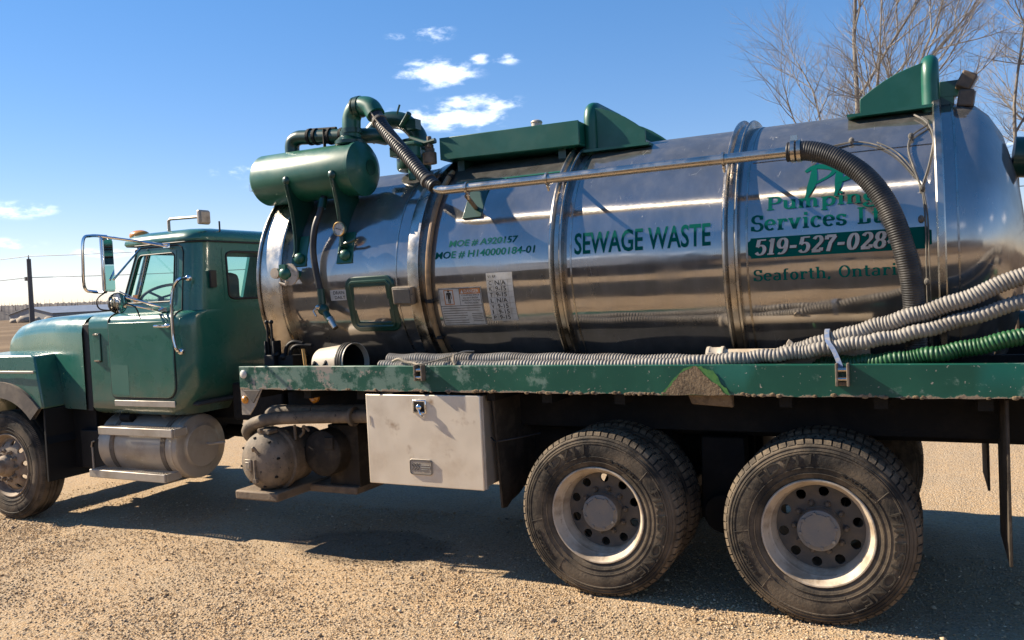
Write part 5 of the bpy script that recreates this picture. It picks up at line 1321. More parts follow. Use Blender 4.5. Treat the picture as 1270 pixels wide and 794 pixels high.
def make_top_gear():
    # green secondary trap: horizontal drum on two gusset legs
    c = (0, .45, 2.965); r = .205
    m = MB(); m.lathe([(0, -3.02), (.09, -3.01), (.16, -2.985), (r-.008, -2.945), (r, -2.93), (r, -2.00), (r+.006, -1.995), (r+.006, -1.97), (r-.004, -1.965), (.17, -1.935), (.10, -1.905), (0, -1.895)], c, 'x', 52); dr = m.build('trap_drum', 'green_paint', TRUCK, angle=40)
    m = MB(); m.tube([(-3.0, .40, 2.93), (-3.07, .40, 2.93)], .014, 8); m.box(-3.08, -3.05, .38, .42, 2.89, 2.945); m.build('drain_cock', 'chrome', dr)
    m = MB(); m.lathe([(.06, -1.925), (.06, -1.895), (0, -1.893)], c, 'x', 20); m.build('plug', 'dark_green', dr)
    for x in (-2.565, -2.115):
        # transverse gusset plate: broad under the drum, narrowing down to a pad on the barrel
        p0 = on_tank(x, 11, .004); prof = [(c[1]-.20, c[2]-.035), (c[1]-.215, c[2]-.085), (c[1]-.19, 2.80), (c[1]-.165, 2.70), (c[1]-.145, 2.58), (c[1]-.135, 2.46), (c[1]-.14, 2.36), (p0.y-.03, p0.z+.03), (p0.y, p0.z-.02)]
        prof += [tuple(on_tank(x, d, .002))[1:] for d in (16, 20, 24, 28, 32, 36, 40, 44)]+[(c[1]+.10, c[2]-.15), (c[1], c[2]-.19), (c[1]-.09, c[2]-.17), (c[1]-.16, c[2]-.10)]
        m = MB(); m.prism(prof, 'x', x-.014, x+.014); lg = m.build('trap_leg', 'dark_green', TRUCK, bevel=.004)
        m = MB(); m.tube(spline([(x, p_[0]-.004, p_[1]) for p_ in prof[1:8]], 4), .011, 8); m.ball((x, c[1]-.205, c[2]-.055), (.034, .02, .036), 12, 8); m.build('edge_bead', 'dark_green', lg)
        m = MB(); m.add([tuple(on_tank(xx, d, o)) for o in (.0, .014) for xx, d in ((x-.05, 8), (x+.10, 8), (x+.10, 24), (x-.05, 24))], [(0, 3, 2, 1), (4, 5, 6, 7), (0, 1, 5, 4), (1, 2, 6, 5), (2, 3, 7, 6), (3, 0, 4, 7)]); m.build('pad', 'green_paint', lg, bevel=.01)
        m = MB(); m.ball(tuple(on_tank(x+.035, 12, .02)), (.05, .03, .045), 12, 8); m.build('weld_boss', 'green_paint', lg)
    # vacuum gauge on a stem
    g = (-2.075, .27, 2.495)
    m = MB(); m.lathe([(0, .0), (.052, .0), (.056, -.008), (.056, -.03), (.050, -.036), (.046, -.03)], g, 'y', 28); ga = m.build('vacuum_gauge', 'brass', TRUCK, angle=30)
    m = MB(); m.lathe([(0, -.027), (.047, -.027)], g, 'y', 28); m.build('dial', 'sticker', ga)
    m = MB(); m.tube([(g[0]-.028, g[1]-.029, g[2]+.008), (g[0]+.022, g[1]-.029, g[2]-.007)], .003, 5)
    for k in range(11):
        a = R_(-50+28*k); m.tube([(g[0]+.037*math.cos(a), g[1]-.0285, g[2]+.037*math.sin(a)), (g[0]+.043*math.cos(a), g[1]-.0285, g[2]+.043*math.sin(a))], .0014, 4)
    m.build('needle', 'black_print', ga)
    m = MB(); m.cyl((g[0], g[1], g[2]-.055), (g[0], g[1]-.0, g[2]-.12), .016, 10); m.cyl((g[0]-.0, g[1], g[2]-.11), (g[0], g[1]+.05, g[2]-.13), .02, 10); m.tube([(g[0]+.02, g[1], g[2]-.11), (g[0]+.10, g[1]-.01, g[2]-.10), (g[0]+.14, g[1]-.01, g[2]-.085)], .012, 7); m.build('stem', 'dark_green', ga)
    # drain hose from the drum to a valve, its tap and label
    m = MB(); m.tube(spline([(-2.31, .40, 2.80), (-2.31, .33, 2.66), (-2.335, .28, 2.52), (-2.35, .265, 2.35), (-2.33, .265, 2.17), (-2.30, .27, 2.02)], 8), .026, 12); dh = m.build('drain_hose', 'hose_black', TRUCK)
    m = MB(); m.cyl((-2.31, .37, 2.75), (-2.31, .345, 2.68), .034, 12); m.cyl((-2.30, .268, 2.05), (-2.295, .27, 1.93), .03, 12); m.ball((-2.28, .262, 1.89), .045, 12, 8); m.cyl((-2.28, .262, 1.89), (-2.20, .245, 1.80), .028, 12); m.build('drain_valve', 'dark_green', TRUCK)
    m = MB(); m.cyl((-2.215, .25, 1.82), (-2.15, .235, 1.745), .03, 14, .024); m.tube([(-2.31, .24, 1.92), (-2.34, .215, 1.88), (-2.30, .20, 1.84)], .008, 6); m.ball((-2.30, .225, 1.91), .022, 8, 6); m.build('spout', 'pipe_steel', TRUCK)
    # shut-off valve with a pale hand wheel by the front ring
    h = (-2.56, .22, 2.185)
    m = MB(); m.lathe([(.025, -.012), (.085, -.01), (.085, .006), (.025, .010)], (h[0]+.02, h[1]-.02, h[2]-.01), 'y', 28); hw = m.build('hand_wheel', 'rim_white', TRUCK)
    m = MB(); m.ball((h[0]-.015, h[1]-.03, h[2]), (.055, .045, .05), 12, 8); m.cyl((h[0], h[1], h[2]), (h[0]+.02, h[1]+.12, h[2]-.01), .03, 12); m.box(h[0]-.05, h[0]+.01, h[1]-.06, h[1]-.02, h[2]+.03, h[2]+.07); m.build('valve_body', 'green_paint', hw)
    m = MB(); m.cyl((h[0]-.10, h[1]-.06, h[2]+.005), (h[0]-.10, h[1]-.03, h[2]+.005), .042, 18); m.tube([(h[0]-.1, h[1]-.04, h[2]+.005), (h[0]-.03, h[1]-.03, h[2])], .014, 8); m.tube([(h[0]-.06, h[1]-.05, h[2]-.07), (h[0]+.0, h[1]-.05, h[2]-.09), (h[0]+.01, h[1]-.05, h[2]-.06)], .012, 6); m.build('sight_glass', 'rim_white', hw)
    # pipework on top of the drum
    m = MB(); m.tube(spline([(-2.66, .45, 3.14), (-2.66, .45, 3.21), (-2.64, .45, 3.255), (-2.585, .45, 3.275), (-2.5, .45, 3.27), (-2.1, .45, 3.23)], 7), .058, 16); lo = m.build('vent_pipe', 'dark_green', TRUCK)
    m = MB()
    for x, z in ((-2.46, 3.268), (-2.40, 3.262), (-2.26, 3.248), (-2.14, 3.235)): m.lathe([(.058, -.014), (.067, -.012), (.067, .012), (.058, .014)], (x, .45, z), 'x', 18)
    m.cyl((-2.29, .40, 3.15), (-2.29, .40, 3.30), .012, 8); m.cyl((-2.45, .45, 3.32), (-2.2, .44, 3.30), .014, 8); m.build('coupling', 'chassis', lo)
    m = MB(); m.lathe([(0, 0), (.11, .0), (.12, .01), (.12, .035), (.105, .045), (.08, .07), (.08, .11), (0, .11)], (-2.08, .45, 3.15), 'z', 24); m.build('trap_flange', 'dark_green', TRUCK, angle=40)
    m = MB(); m.tube(spline([(-2.06, .45, 3.2), (-2.06, .45, 3.30), (-2.05, .45, 3.37), (-2.0, .44, 3.425), (-1.92, .43, 3.435), (-1.84, .415, 3.405), (-1.79, .40, 3.34)], 7), .072, 18); el = m.build('elbow', 'green_paint', TRUCK)
    m = MB(); 
    for p, d in (((-2.06, .45, 3.26), 'z'), ((-1.965, .437, 3.433), 'x')): m.lathe([(.072, -.02), (.083, -.018), (.083, .018), (.072, .02)], p, d, 20)
    m.lathe([(.072, -.045), (.08, -.044), (.08, -.03), (.072, -.028)], (-1.965, .437, 3.433), 'x', 20); m.build('coupling', 'dark_green', el)
    # hose from the elbow down to the suction line
    path = spline([(-1.80, .40, 3.36), (-1.72, .37, 3.25), (-1.60, .335, 3.12), (-1.42, .285, 2.94), (-1.28, .245, 2.80), (-1.19, .22, 2.725)], 9)
    ribbed(path, .052, .022, .0035, 18).build('link_hose', 'hose_black', TRUCK, angle=60)
    m = MB(); pp = resample(path, .012); L = len(pp); w = []
    for i, p in enumerate(pp):
        a = i/L*2.2; w.append(p+Vector((0, -.055*math.cos(a), .055*math.sin(a))))
    m.tube(w, .006, 6); m.build('bonding_wire', 'webbing', TRUCK)
    m = MB()
    for k in (2, -4): m.lathe([(.05, -.012), (.06, -.01), (.06, .01), (.05, .012)], (0, 0, 0), 'z', 18)
    d = (Vector(path[0])-Vector(path[-1])).normalized(); q = d.to_track_quat('Z', 'Y')
    vs = [q @ Vector(v) for v in m.v]; h2 = len(vs)//2
    off = [Vector(path[6])]*h2+[Vector(path[-8])]*h2; m.v = [tuple(a+b) for a, b in zip(vs, off)]; m.build('hose_clamp', 'hose_ring', TRUCK)
    # four-way valve and blower behind the hose
    m = MB(); m.lathe([(0, 0), (.13, 0), (.14, .02), (.14, .10), (.11, .13), (.09, .22), (0, .22)], (-1.78, .88, 2.97), 'z', 20); m.box(-1.92, -1.66, .74, 1.02, 3.08, 3.16); m.cyl((-1.78, .88, 3.16), (-1.78, .88, 3.22), .10, 16)
    m.tube(spline([(-2.15, .78, 3.26), (-2.05, .80, 3.36), (-1.95, .82, 3.39), (-1.82, .84, 3.36), (-1.72, .86, 3.25), (-1.70, .86, 3.12)], 7), .07, 14); fv = m.build('four_way_valve', 'dark_green', TRUCK, bevel=.008)
    m = MB(); m.cyl((-1.76, .70, 3.30), (-1.66, .66, 3.38), .022, 8); m.box(-1.70, -1.62, .68, .76, 3.26, 3.34); m.tube([(-1.80, .70, 3.40), (-1.77, .70, 3.47)], .008, 5); m.tube([(-1.7, .72, 3.2), (-1.55, .70, 3.14), (-1.46, .7, 3.15)], .022, 8); m.build('valve_lever', 'dark_green', fv)
    m = MB(); m.cyl((-1.66, .66, 3.04), (-1.66, .66, 3.13), .08, 16); m.box(-1.75, -1.57, .58, .74, 3.12, 3.15); m.cyl((-1.66, .66, 2.86), (-1.66, .66, 3.0), .03, 10); m.build('relief_valve', 'green_paint', TRUCK, bevel=.008)
    m = MB(); m.tube(spline([(-2.1, .45, 3.22), (-1.98, .6, 3.24), (-1.95, .75, 3.24)], 6), .06, 14); m.build('cross_pipe', 'dark_green', TRUCK)
    # hose tray: open green box along the top
    X0, X1 = -1.425, -.275
    m = MB(); 
    m.hexa([(X0, .70, 2.995), (X1, .70, 2.975), (X1, .715, 2.975), (X0, .715, 2.995), (X0, .70, 3.165), (X1, .70, 3.15), (X1, .715, 3.15), (X0, .715, 3.165)])
    m.hexa([(X0, .715, 2.995), (X1, .715, 2.975), (X1, 1.6, 2.975), (X0, 1.6, 2.995), (X0, .715, 3.015), (X1, .715, 2.99), (X1, 1.6, 2.99), (X0, 1.6, 3.015)])
    m.box(X0, X0+.012, .7155, 1.6, 3.016, 3.16); m.box(X1-.012, X1, .7155, 1.6, 2.992, 3.145)
    tr = m.build('hose_tray', 'green_paint', TRUCK, bevel=.004)
    m = MB()
    for x in (-1.30, -.45): m.box(x-.03, x+.03, .8, 1.5, 2.90, 2.99)
    m.build('tray_support', 'dark_green', tr)
    m = MB(); m.cyl((-.62, .75, 3.15), (-.62, .75, 3.185), .04, 12); m.ball((-.62, .75, 3.185), (.045, .045, .02), 10, 6); m.build('breather', 'dull_aluminium', tr)
    m = MB(); m.cyl((-1.53, .72, 2.98), (-1.53, .72, 3.07), .055, 14); m.cyl((-1.53, .72, 3.07), (-1.53, .72, 3.13), .035, 10); m.cyl((-1.515, .70, 3.1), (-1.515, .70, 3.19), .02, 8); m.build('vent_cap', 'dirty_iron', TRUCK, bevel=.006)
    m = MB(); m.add([tuple(on_tank(x, d, o)) for o in (0, .016) for x, d in ((-.93, 44.5), (-.82, 44.5), (-.80, 48), (-.95, 48))], [(0, 3, 2, 1), (4, 5, 6, 7), (0, 1, 5, 4), (1, 2, 6, 5), (2, 3, 7, 6), (3, 0, 4, 7)]); m.add([tuple(on_tank(x, d, o)) for o in (0, .010) for x, d in ((-1.2, 48), (-.32, 48), (-.32, 49), (-1.2, 49))], [(0, 3, 2, 1), (4, 5, 6, 7), (0, 1, 5, 4), (1, 2, 6, 5), (2, 3, 7, 6), (3, 0, 4, 7)]); m.build('tray_tab', 'green_paint', TRUCK)
    # roll-over guards: two side plates tied by a bent tube hoop
    def guard(x_tall, x_low, zt_tall, zt_low, zb, nm):
        s = 1 if x_tall > x_low else -1
        for y in (.85, 1.52):
            top = [(x_low, zb), (x_low, zt_low)]
            for t in (.2, .4, .6, .75, .88, 1): xx = x_low+(x_tall-x_low)*t; top.append((xx, zt_low+(zt_tall-zt_low)*(t+.16*math.sin(pi*t))))
            top.append((x_tall, zb)); m = MB(); m.prism(top, 'y', y, y+.012); pl = m.build('guard_plate', 'green_paint', TRUCK, bevel=.003)
            m = MB(); m.box(min(x_low, x_tall)-.07, max(x_low, x_tall)+.05, y-.10, y+.10, zb-.03, zb-.012); m.build('base_strip', 'green_paint', pl)
        m = MB(); xt = x_tall+s*.035; zc = zt_tall-.03
        path = [(xt, .855, zb-.05)]+spline([(xt, .855, zc-.12), (xt, .862, zc-.03), (xt, .895, zc+.025), (xt, .97, zc+.045)], 6)+spline([(xt, 1.43, zc+.045), (xt, 1.505, zc+.025), (xt, 1.538, zc-.03), (xt, 1.545, zc-.12)], 6)+[(xt, 1.545, zb-.05)]
        m.tube(path, .05, 16); m.build('guard_hoop', 'green_paint', TRUCK)
    guard(-.205, .165, 3.25, 3.045, 2.955, 'f'); guard(1.915, 1.555, 3.225, 3.055, 2.965, 'r')
    m = MB(); m.prism([(.17, 2.955), (.17, 3.04), (.36, 2.96)], 'y', 1.53, 1.54); m.box(-.15, .1, 1.0, 1.4, 2.9, 3.02); m.build('manhole', 'dark_green', TRUCK, bevel=.01)
    m = MB(); m.box(2.0, 2.12, .98, 1.0, 3.02, 3.12); m.box(2.0, 2.08, .98, 1.3, 2.95, 3.03); m.box(2.02, 2.06, 1.0, 1.03, 2.95, 3.12); lb = m.build('lamp_bracket', 'dark_green', TRUCK, bevel=.004)
    for (x, z, a) in ((2.155, 3.085, .5), (2.15, 2.985, .15)):
        m = MB(); M = Matrix.Translation((x, .93, z)) @ Matrix.Rotation(a, 4, 'Y'); vs = [M @ Vector(p) for p in ((-.055, -.06, -.05), (.03, -.06, -.05), (.03, .06, -.05), (-.055, .06, -.05), (-.055, -.06, .05), (.03, -.06, .05), (.03, .06, .05), (-.055, .06, .05))]
        m.hexa([tuple(v) for v in vs]); wl = m.build('work_lamp', 'lamp_body', TRUCK, bevel=.01)
        m = MB(); vs = [M @ Vector(p) for p in ((.031, -.05, -.04), (.038, -.05, -.04), (.038, .05, -.04), (.031, .05, -.04), (.031, -.05, .04), (.038, -.05, .04), (.038, .05, .04), (.031, .05, .04))]; m.hexa([tuple(v) for v in vs]); m.build('lens', 'sticker_grey', wl)
    m = MB(); m.cyl((2.38, 1.0, 2.62), (2.52, 1.0, 2.60), .12, 18); m.cyl((2.4, 1.2, 1.6), (2.75, 1.2, 1.6), .09, 18); m.lathe([(.09, 2.70), (.15, 2.70), (.15, 2.74), (.09, 2.74)], (0, 1.2, 1.6), 'x', 20); m.build('rear_valve', 'dark_green', TRUCK)
    # control levers and hydraulic valve at the front end of the deck
    m = MB(); m.box(-2.82, -2.72, .16, .30, 1.323, 1.55); m.box(-2.82, -2.805, .17, .26, 1.54, 1.66); m.box(-2.735, -2.72, .17, .26, 1.54, 1.66); lv = m.build('control_valve', 'chassis_black', TRUCK, bevel=.008)
    for x in (-2.80, -2.755):
        m = MB(); m.cyl((x, .20, 1.56), (x+.005, .19, 1.80), .009, 8); m.ball((x+.005, .19, 1.81), .018, 10, 7); m.box(x-.012, x+.012, .19, .21, 1.55, 1.68); m.build('lever', 'chassis_black', lv)
    m = MB(); m.tube(spline([(-2.68, .25, 1.49), (-2.66, .25, 1.60), (-2.60, .26, 1.645), (-2.52, .28, 1.63)], 6), .015, 8); m.tube(spline([(-2.63, .25, 1.49), (-2.61, .25, 1.58), (-2.56, .26, 1.615), (-2.45, .30, 1.61)], 6), .015, 8); m.box(-2.715, -2.56, .2, .32, 1.323, 1.54); m.ball((-2.66, .21, 1.53), .03, 8, 6); m.ball((-2.72, .2, 1.55), .025, 8, 6); m.build('hydraulic_hose', 'chassis_black', TRUCK)
make_top_gear()

# ------------------------------------------------------------------ lettering on the barrel
def make_lettering():
    def sans(body, x0, x1, deg, h, mat, slant=0., off=.003, bold=.016):
        vs, fs = fitted(body, 0, x1-x0, 0, h, slant, bold); return tank_print('lettering', vs, fs, mat, TRUCK, x0, deg, off)
    sans('MOE # A920157', -1.165, -.62, 11.9, .052, 'letter_green', .2)
    sans('MOE # H140000184-01', -1.275, -.485, 6.6, .056, 'letter_green', .15)
    sans('SEWAGE WASTE', -.19, .715, 4.7, .145, 'letter_green')
    def serif(body, x0, x1, deg, h, mat, **k):
        vs, fs = serif_text(body, 0, x1-x0, 0, h, **k); return tank_print('lettering', vs, fs, mat, TRUCK, x0, deg, k.get('off', .0025) if False else .0025)
    serif('Pumping', 1.045, 1.665, 17.0, .085, 'letter_green')
    serif('Services Ltd.', .957, 1.80, 9.0, .098, 'letter_green')
    serif('Seaforth, Ontario', .962, 1.81, -10.2, .068, 'letter_green', thick=.17)
    # number plate bar with notched corners
    x0, x1, h = .935, 1.93, .122; c = .022
    poly = [(c, 0)]+[(x1-x0-c, 0)]+arc2(x1-x0, 0, c, 180, 90, 4)+arc2(x1-x0, h, c, 270, 180, 4)+arc2(0, h, c, 0, -90, 4)+arc2(0, 0, c, 90, 0, 4)
    # fill as columns so that it bends cleanly
    vs = []; fs = []; N = 24
    vs = [(c, 0), (x1-x0-c, 0), (x1-x0-c, h), (c, h)]; fs = [(0, 1, 2, 3)]
    for sx in (0, 1):
        ex = 0 if not sx else x1-x0; ix = c if not sx else x1-x0-c
        n = len(vs); a = [(ex+(c*math.sin(R_(t)) if not sx else -c*math.sin(R_(t))), c*math.cos(R_(t))) for t in (0, 22, 45, 67, 90)]
        b = [(x, h-y) for x, y in a]
        pts = [(ix, 0)]+a[::-1]+b+[(ix, h)] if False else a[::-1]+b
        pts = [(ix, 0)]+[p for p in a[::-1] if abs(p[0]-ix) > 1e-4]+[p for p in b if abs(p[0]-ix) > 1e-4]+[(ix, h)]
        vs += pts; fs.append(tuple(range(n, n+len(pts))))
    tank_print('number_bar', vs, fs, 'letter_green', TRUCK, x0, -1.4, .002)
    vs, fs = serif_text('519-527-0284', 0, .80, 0, .094, thick=.21, thin=.085, slant=.18)
    tank_print('lettering', [(v[0]+.006, v[1]-.004, v[2]) for v in vs], fs, 'black_print', TRUCK, .972, -.25, .0035)
    tank_print('lettering', [(v[0], v[1], v[2]) for v in vs], fs, 'sticker', TRUCK, .972, -.25, .0058)
    # brush-stroke monogram above the name
    def brush(pts, w, lay):
        P = spline([(a, b, 0) for a, b in pts], 7); n = len(P); V = []; F = []
        for i, p in enumerate(P):
            a = P[max(0, i-1)]; b = P[min(n-1, i+1)]; d = (b-a).normalized(); t = i/(n-1)
            ww = w*(.45+.55*math.sin(pi*min(1, t*1.15+.05)))
            V += [(p.x-d.y*ww/2, p.y+d.x*ww/2, lay), (p.x+d.y*ww/2, p.y-d.x*ww/2, lay)]
        for i in range(n-1): F.append((2*i, 2*i+1, 2*i+3, 2*i+2))
        return V, F
    V = []; F = []
    for k, (pts, w) in enumerate([([(-.005, .185), (.04, .215), (.10, .212), (.155, .185), (.13, .14), (.04, .09)], .036), ([(.045, .21), (.04, .12), (.02, .05), (.0, -.01)], .046),
                                  ([(.13, .225), (.16, .205), (.20, .19)], .03), ([(.185, .19), (.182, .09), (.165, .0)], .044), ([(.29, .15), (.23, .115), (.17, .085)], .034)]):
        v, f = brush(pts, w, .0004*k); n = len(V); V += v; F += [tuple(i+n for i in q) for q in f]
    tank_print('monogram', V, F, 'letter_green', TRUCK, 1.272, 20.5, .0025)
    # danger placard
    def plate(name, x0, x1, d0, d1, mat, off, parent=TRUCK, shear=0.):
        h = R_(d1-d0)*TR; N = 8; vs = []; fs = []
        for j in range(N+1):
            for i in (0, 1): vs.append((i*(x1-x0)-shear*j/N, h*j/N))
        for j in range(N): fs.append((2*j, 2*j+1, 2*j+3, 2*j+2))
        o = tank_print(name, vs, fs, mat, parent, x0, d0, off); return o
    pl = plate('warning_sign', -1.265, -.912, -24.8, -6.6, 'sticker', .004)
    H_ = R_(18.2)*TR
    def on(vs, fs, mat, layer, x, v, nm='print'): 
        return tank_print(nm, vs, fs, mat, pl, -1.265+x, -24.8+math.degrees(v/TR), .004+layer)
    def rect(x0, x1, y0, y1): return [(x0, y0), (x1, y0), (x1, y1), (x0, y1)], [(0, 1, 2, 3)]
    W_ = .353
    V = []; F = []
    for r in ((0.004, W_-.004, .004, .008), (.004, W_-.004, H_-.008, H_-.004), (.004, .008, .008, H_-.008), (W_-.008, W_-.004, .008, H_-.008), (.008, W_-.008, .150, .154), (.172, .175, .154, H_-.008)):
        v, f = rect(*r); n = len(V); V += v; F += [tuple(i+n for i in q) for q in f]
    on(V, F, 'black_print', .0008, 0, 0)
    v, f = rect(.176, W_-.009, H_-.048, H_-.009); on(v, f, 'sticker_orange', .0008, 0, 0)
    v, f = fitted('DANGER', .215, W_-.02, H_-.041, H_-.016); on(v, f, 'sticker', .0016, 0, 0)
    on([(.184, H_-.043), (.210, H_-.043), (.197, H_-.015)], [(0, 1, 2)], 'sticker', .0016, 0, 0)
    V = []; F = []
    for r in ((.045, .052, .162, H_-.014), (.118, .125, .162, H_-.014), (.052, .118, .162, .168), (.052, .118, H_-.020, H_-.014)):
        v, f = rect(*r); n = len(V); V += v; F += [tuple(i+n for i in q) for q in f]
    on(V, F, 'sticker_orange', .0008, 0, 0)
    man = [(.076, .172), (.083, .172), (.084, .205), (.087, .205), (.088, .172), (.095, .172), (.096, .215), (.097, .237), (.100, .237), (.102, .205), (.107, .205), (.106, .245), (.100, .252), (.071, .252), (.065, .245), (.064, .205), (.069, .205), (.071, .237), (.074, .237), (.075, .215)]
    on(man+[(.0855+.010*math.cos(t), .264+.010*math.sin(t)) for t in np.linspace(0, 2*pi, 13)[:-1]], [tuple(range(len(man))), tuple(range(len(man), len(man)+12))], 'black_print', .0008, 0, 0)
    for k, (txt, a, b) in enumerate((('CONFINED SPACE', .19, .335), ('DO NOT ENTER', .20, .325), ('WITHOUT PROPER', .187, .338), ('PROTECTION', .207, .318))):
        v, f = fitted(txt, a, b, .222-.019*k, .233-.019*k); on(v, f, 'black_print', .0008, 0, 0)
    V = []; F = []
    for k in range(7):                                             # lines of small print too fine to read
        y = .132-.0185*k; v, f = rect(.016, (.33 if k < 2 else .215)-(.02 if k in (1, 4) else 0), y, y+.005); n = len(V); V += v; F += [tuple(i+n for i in q) for q in f]
    for k in range(5):
        y = .088-.014*k; v, f = rect(.25, .335-.01*(k % 2), y, y+.005); n = len(V); V += v; F += [tuple(i+n for i in q) for q in f]
    on(V, F, 'hose_ring', .0008, 0, 0)
    # inspection sticker: rows of handwritten dates
    s0 = -.862; ins = plate('inspection_sticker', s0, s0+.205, -23.0, -.8, 'sticker', .004, TRUCK)
    hh = R_(22.2)*TR
    V = []; F = []
    for k in range(8):
        v, f = rect(.004, .201, .008+.041*k, .0095+.041*k); n = len(V); V += v; F += [tuple(i+n for i in q) for q in f]
    for x in (.052, .165): v, f = rect(x, x+.0015, .01, .295); n = len(V); V += v; F += [tuple(i+n for i in q) for q in f]
    tank_print('print', V, F, 'hose_ring', ins, s0, -23.0, .0048)
    for k, (a, b) in enumerate((('C', 'N/A'), ('K', '9-15'), ('T', '9-15'), ('L', 'N/A'), ('V', '9-15'), ('I', '9-15'), ('P', '9-15'))):
        y = .262-.0415*k
        v, f = fitted(a, .018, .040 if a != 'I' else .026, y, y+.028); tank_print('print', v, f, 'black_print', ins, s0, -23.0, .0052)
        v, f = fitted(b, .066, .150, y-.001, y+.031); tank_print('print', v, f, 'black_print', ins, s0, -23.0, .0052)
    v, f = fitted('V1 RP', .012, .075, .312, .330); tank_print('print', v, f, 'black_print', ins, s0, -23.0, .0052)
    # drain label
    dl = plate('drain_label', -2.235, -2.085, -9.8, -4.6, 'sticker', .01); h2 = R_(5.2)*TR
    v, f = fitted('DRAIN', .03, .135, .046, .073); tank_print('print', v, f, 'black_print', dl, -2.235, -9.8, .0108)
    v, f = fitted('DAILY', .04, .14, .010, .036); tank_print('print', v, f, 'black_print', dl, -2.235, -9.8, .0108)
    # small orange decal inside the door glass
    m = MB(); m.box(-4.47, -4.41, .318, .321, 2.02, 2.09); m.build('window_sticker', 'sticker_orange', TRUCK)
make_lettering()

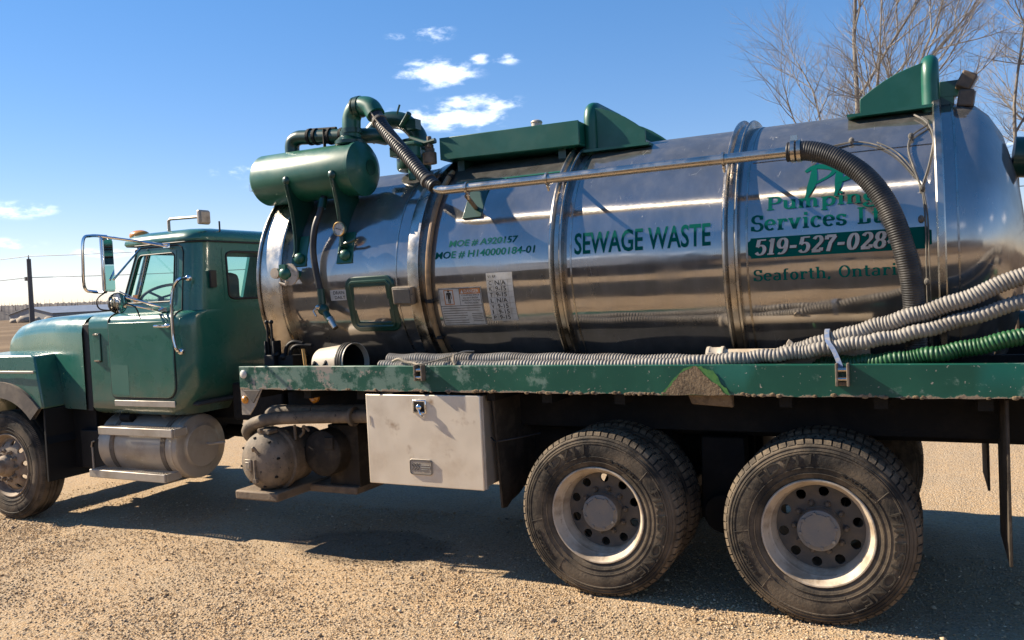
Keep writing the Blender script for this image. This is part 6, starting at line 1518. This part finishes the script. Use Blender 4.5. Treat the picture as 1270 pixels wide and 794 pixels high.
# ------------------------------------------------------------------ loose things on the deck
def make_loose():
    z0 = 1.402
    def hose(path, r, pitch, mat, label, depth=.009):
        path = [p+Vector((0, .006*math.sin(i*.55+r*300), .004*math.sin(i*.83+r*170))) for i, p in enumerate(path)]
        o = ribbed(path, r, pitch, .0065, 16).build('suction_hose', mat, angle=75); tag(o, label, 'hose', 'corrugated suction hoses on the deck'); return o
    # lower grey hose: thin run from the front, rising to the right
    hose(spline([(-1.68, .13, z0+.060), (-1.2, .10, z0+.058), (-.5, .09, z0+.062), (.2, .085, z0+.066), (.7, .085, z0+.085), (1.0, .09, z0+.11), (1.25, .095, z0+.135), (1.5, .10, z0+.175), (1.75, .115, z0+.215), (2.05, .14, z0+.29), (2.5, .2, z0+.42), (3.0, .35, z0+.5), (3.2, .7, z0+.5)], 12), .041, .0225, 'hose_grey', 'long grey corrugated hose along the deck edge, passing under the blue strap')
    hose(spline([(-1.66, .21, z0+.098), (-1.2, .20, z0+.098), (-.6, .19, z0+.095), (0, .185, z0+.085), (.6, .185, z0+.075), (1.0, .18, z0+.09), (1.25, .175, z0+.15), (1.5, .165, z0+.225), (1.75, .155, z0+.30), (2.05, .155, z0+.395), (2.5, .2, z0+.56), (3.0, .38, z0+.62), (3.2, .72, z0+.62)], 12), .047, .0195, 'hose_grey', 'upper grey corrugated hose lying highest against the tank')
    hose(spline([(1.25, .30, z0+.055), (1.42, .20, z0+.06), (1.6, .12, z0+.075), (1.85, .10, z0+.105), (2.1, .11, z0+.15), (2.5, .14, z0+.24), (3.0, .27, z0+.34), (3.2, .55, z0+.34)], 12), .046, .0205, 'hose_green', 'green corrugated hose beneath the two grey hoses', .008)
    # pale pipe with its coupling behind the hoses
    p = empty('drain_pipe', (.95, .27, z0)); tag(p, 'cream plastic pipe with a white coupling lying behind the grey hose', 'pipe')
    m = MB(); m.cyl((.70, .255, z0+.095), (1.60, .26, z0+.095), .05, 22); m.build('pipe', 'pvc_pipe', p)
    m = MB(); m.lathe([(.05, -.05), (.066, -.048), (.068, -.03), (.062, -.02), (.062, .03), (.068, .04), (.068, .055), (.05, .057)], (.73, .255, z0+.095), 'x', 26); m.box(.70, .73, .17, .195, z0+.09, z0+.13); m.build('coupling', 'white_plastic', p)
    # bucket on its side, open end to the right and towards the camera
    b = empty('bucket', (-2.12, .25, 1.322)); tag(b, 'white plastic bucket lying on its side on the deck', 'bucket')
    M = Matrix.Translation((-2.10, .215, z0+.078)) @ Matrix.Rotation(R_(-6), 4, 'Z') @ Matrix.Rotation(R_(-3), 4, 'Y')
    def T(m): m.v = [tuple(M @ Vector(v)) for v in m.v]; return m
    m = MB(); m.lathe([(0, -.195), (.118, -.195), (.122, -.188), (.143, .12), (.146, .155), (.141, .155), (.136, .12), (.116, -.18), (0, -.18)], (0, 0, 0), 'x', 40); T(m).build('pail', 'white_plastic', b)
    m = MB()
    for x in (.085, .105, .128): m.lathe([(.142, x-.007), (.153, x-.006), (.153, x+.006), (.142, x+.007)], (0, 0, 0), 'x', 40)
    T(m).build('rim_rib', 'chassis_black', b)
    m = MB(); m.lathe([(.139, .14), (.134, .10), (.115, -.17), (0, -.175)], (0, 0, 0), 'x', 40); T(m).build('dark_inside', 'chassis', b)  # dark skin laid over the inside of the pail
    m = MB()
    for s in (-1, 1): m.ball((-.09+.06*s, -.13, .015+.0*s), (.016, .012, .02), 8, 6); m.tube(spline([(-.09+.06*s, -.135, .015), (-.115+.06*s, -.137, -.01), (-.13+.06*s, -.128, -.05)], 5), .009, 6)
    T(m).build('handle_mark', 'chassis_black', b)
    # stick standing by the hydraulic valve
    m = MB(); m.tube([(-2.43, .20, 1.325), (-2.44, .20, z0+.10), (-2.455, .205, z0+.19)], [.006, .014, .012], 8); tag(m.build('wooden_stick', 'straw'), 'small tan wooden stick upright beside the bucket', 'stick')
    # straps
    m = MB(); pts = [(1.472, -.006, 1.44), (1.462, -.002, 1.475), (1.43, .035, 1.55), (1.40, .062, 1.595), (1.39, .10, 1.618), (1.385, .16, 1.655), (1.39, .21, 1.645), (1.40, .27, 1.50)]
    P = spline(pts, 5); vs = []
    for p in P: vs += [(p.x-.013, p.y, p.z), (p.x+.013, p.y, p.z), (p.x+.013, p.y+.002, p.z-.003), (p.x-.013, p.y+.002, p.z-.003)]
    fs = []
    for i in range(len(P)-1):
        for k in range(4): fs.append((4*i+k, 4*i+(k+1) % 4, 4*i+4+(k+1) % 4, 4*i+4+k))
    m.add(vs, fs); tag(m.build('ratchet_strap', 'blue_strap'), 'pale blue strap holding the grey hoses down at the deck edge', 'strap')
    m = MB(); m.tube(spline([(-1.50, .08, z0+.115), (-1.42, .05, z0+.105), (-1.36, .045, z0+.095), (-1.26, .0, z0+.085), (-1.18, .04, z0+.10), (-1.05, .10, z0+.135), (-.98, .15, z0+.158), (-.93, .20, z0+.155)], 8), .007, 6)
    m.tube(spline([(-1.52, .06, z0+.10), (-1.45, .04, z0+.12), (-1.38, .03, z0+.095), (-1.30, .03, z0+.09)], 6), .010, 6); m.tube(spline([(-1.04, .11, z0+.14), (-1.02, .06, z0+.11), (-.99, .04, z0+.075)], 5), .010, 6)
    tag(m.build('tie_rope', 'webbing'), 'tan knotted rope tied over the grey hose near the bucket', 'rope')
    m = MB(); m.prism([(1.13, z0+.04), (1.15, z0+.175), (1.165, z0+.20), (1.18, z0+.19), (1.25, z0+.11), (1.24, z0+.105), (1.165, z0+.175), (1.15, z0+.04)], 'y', .235, .25); m.prism([(1.05, z0+.09), (1.17, z0+.13), (1.18, z0+.12), (1.06, z0+.08)], 'y', .225, .235); m.build('hose_hook', 'pvc_pipe', TRUCK, bevel=.002)
make_loose()
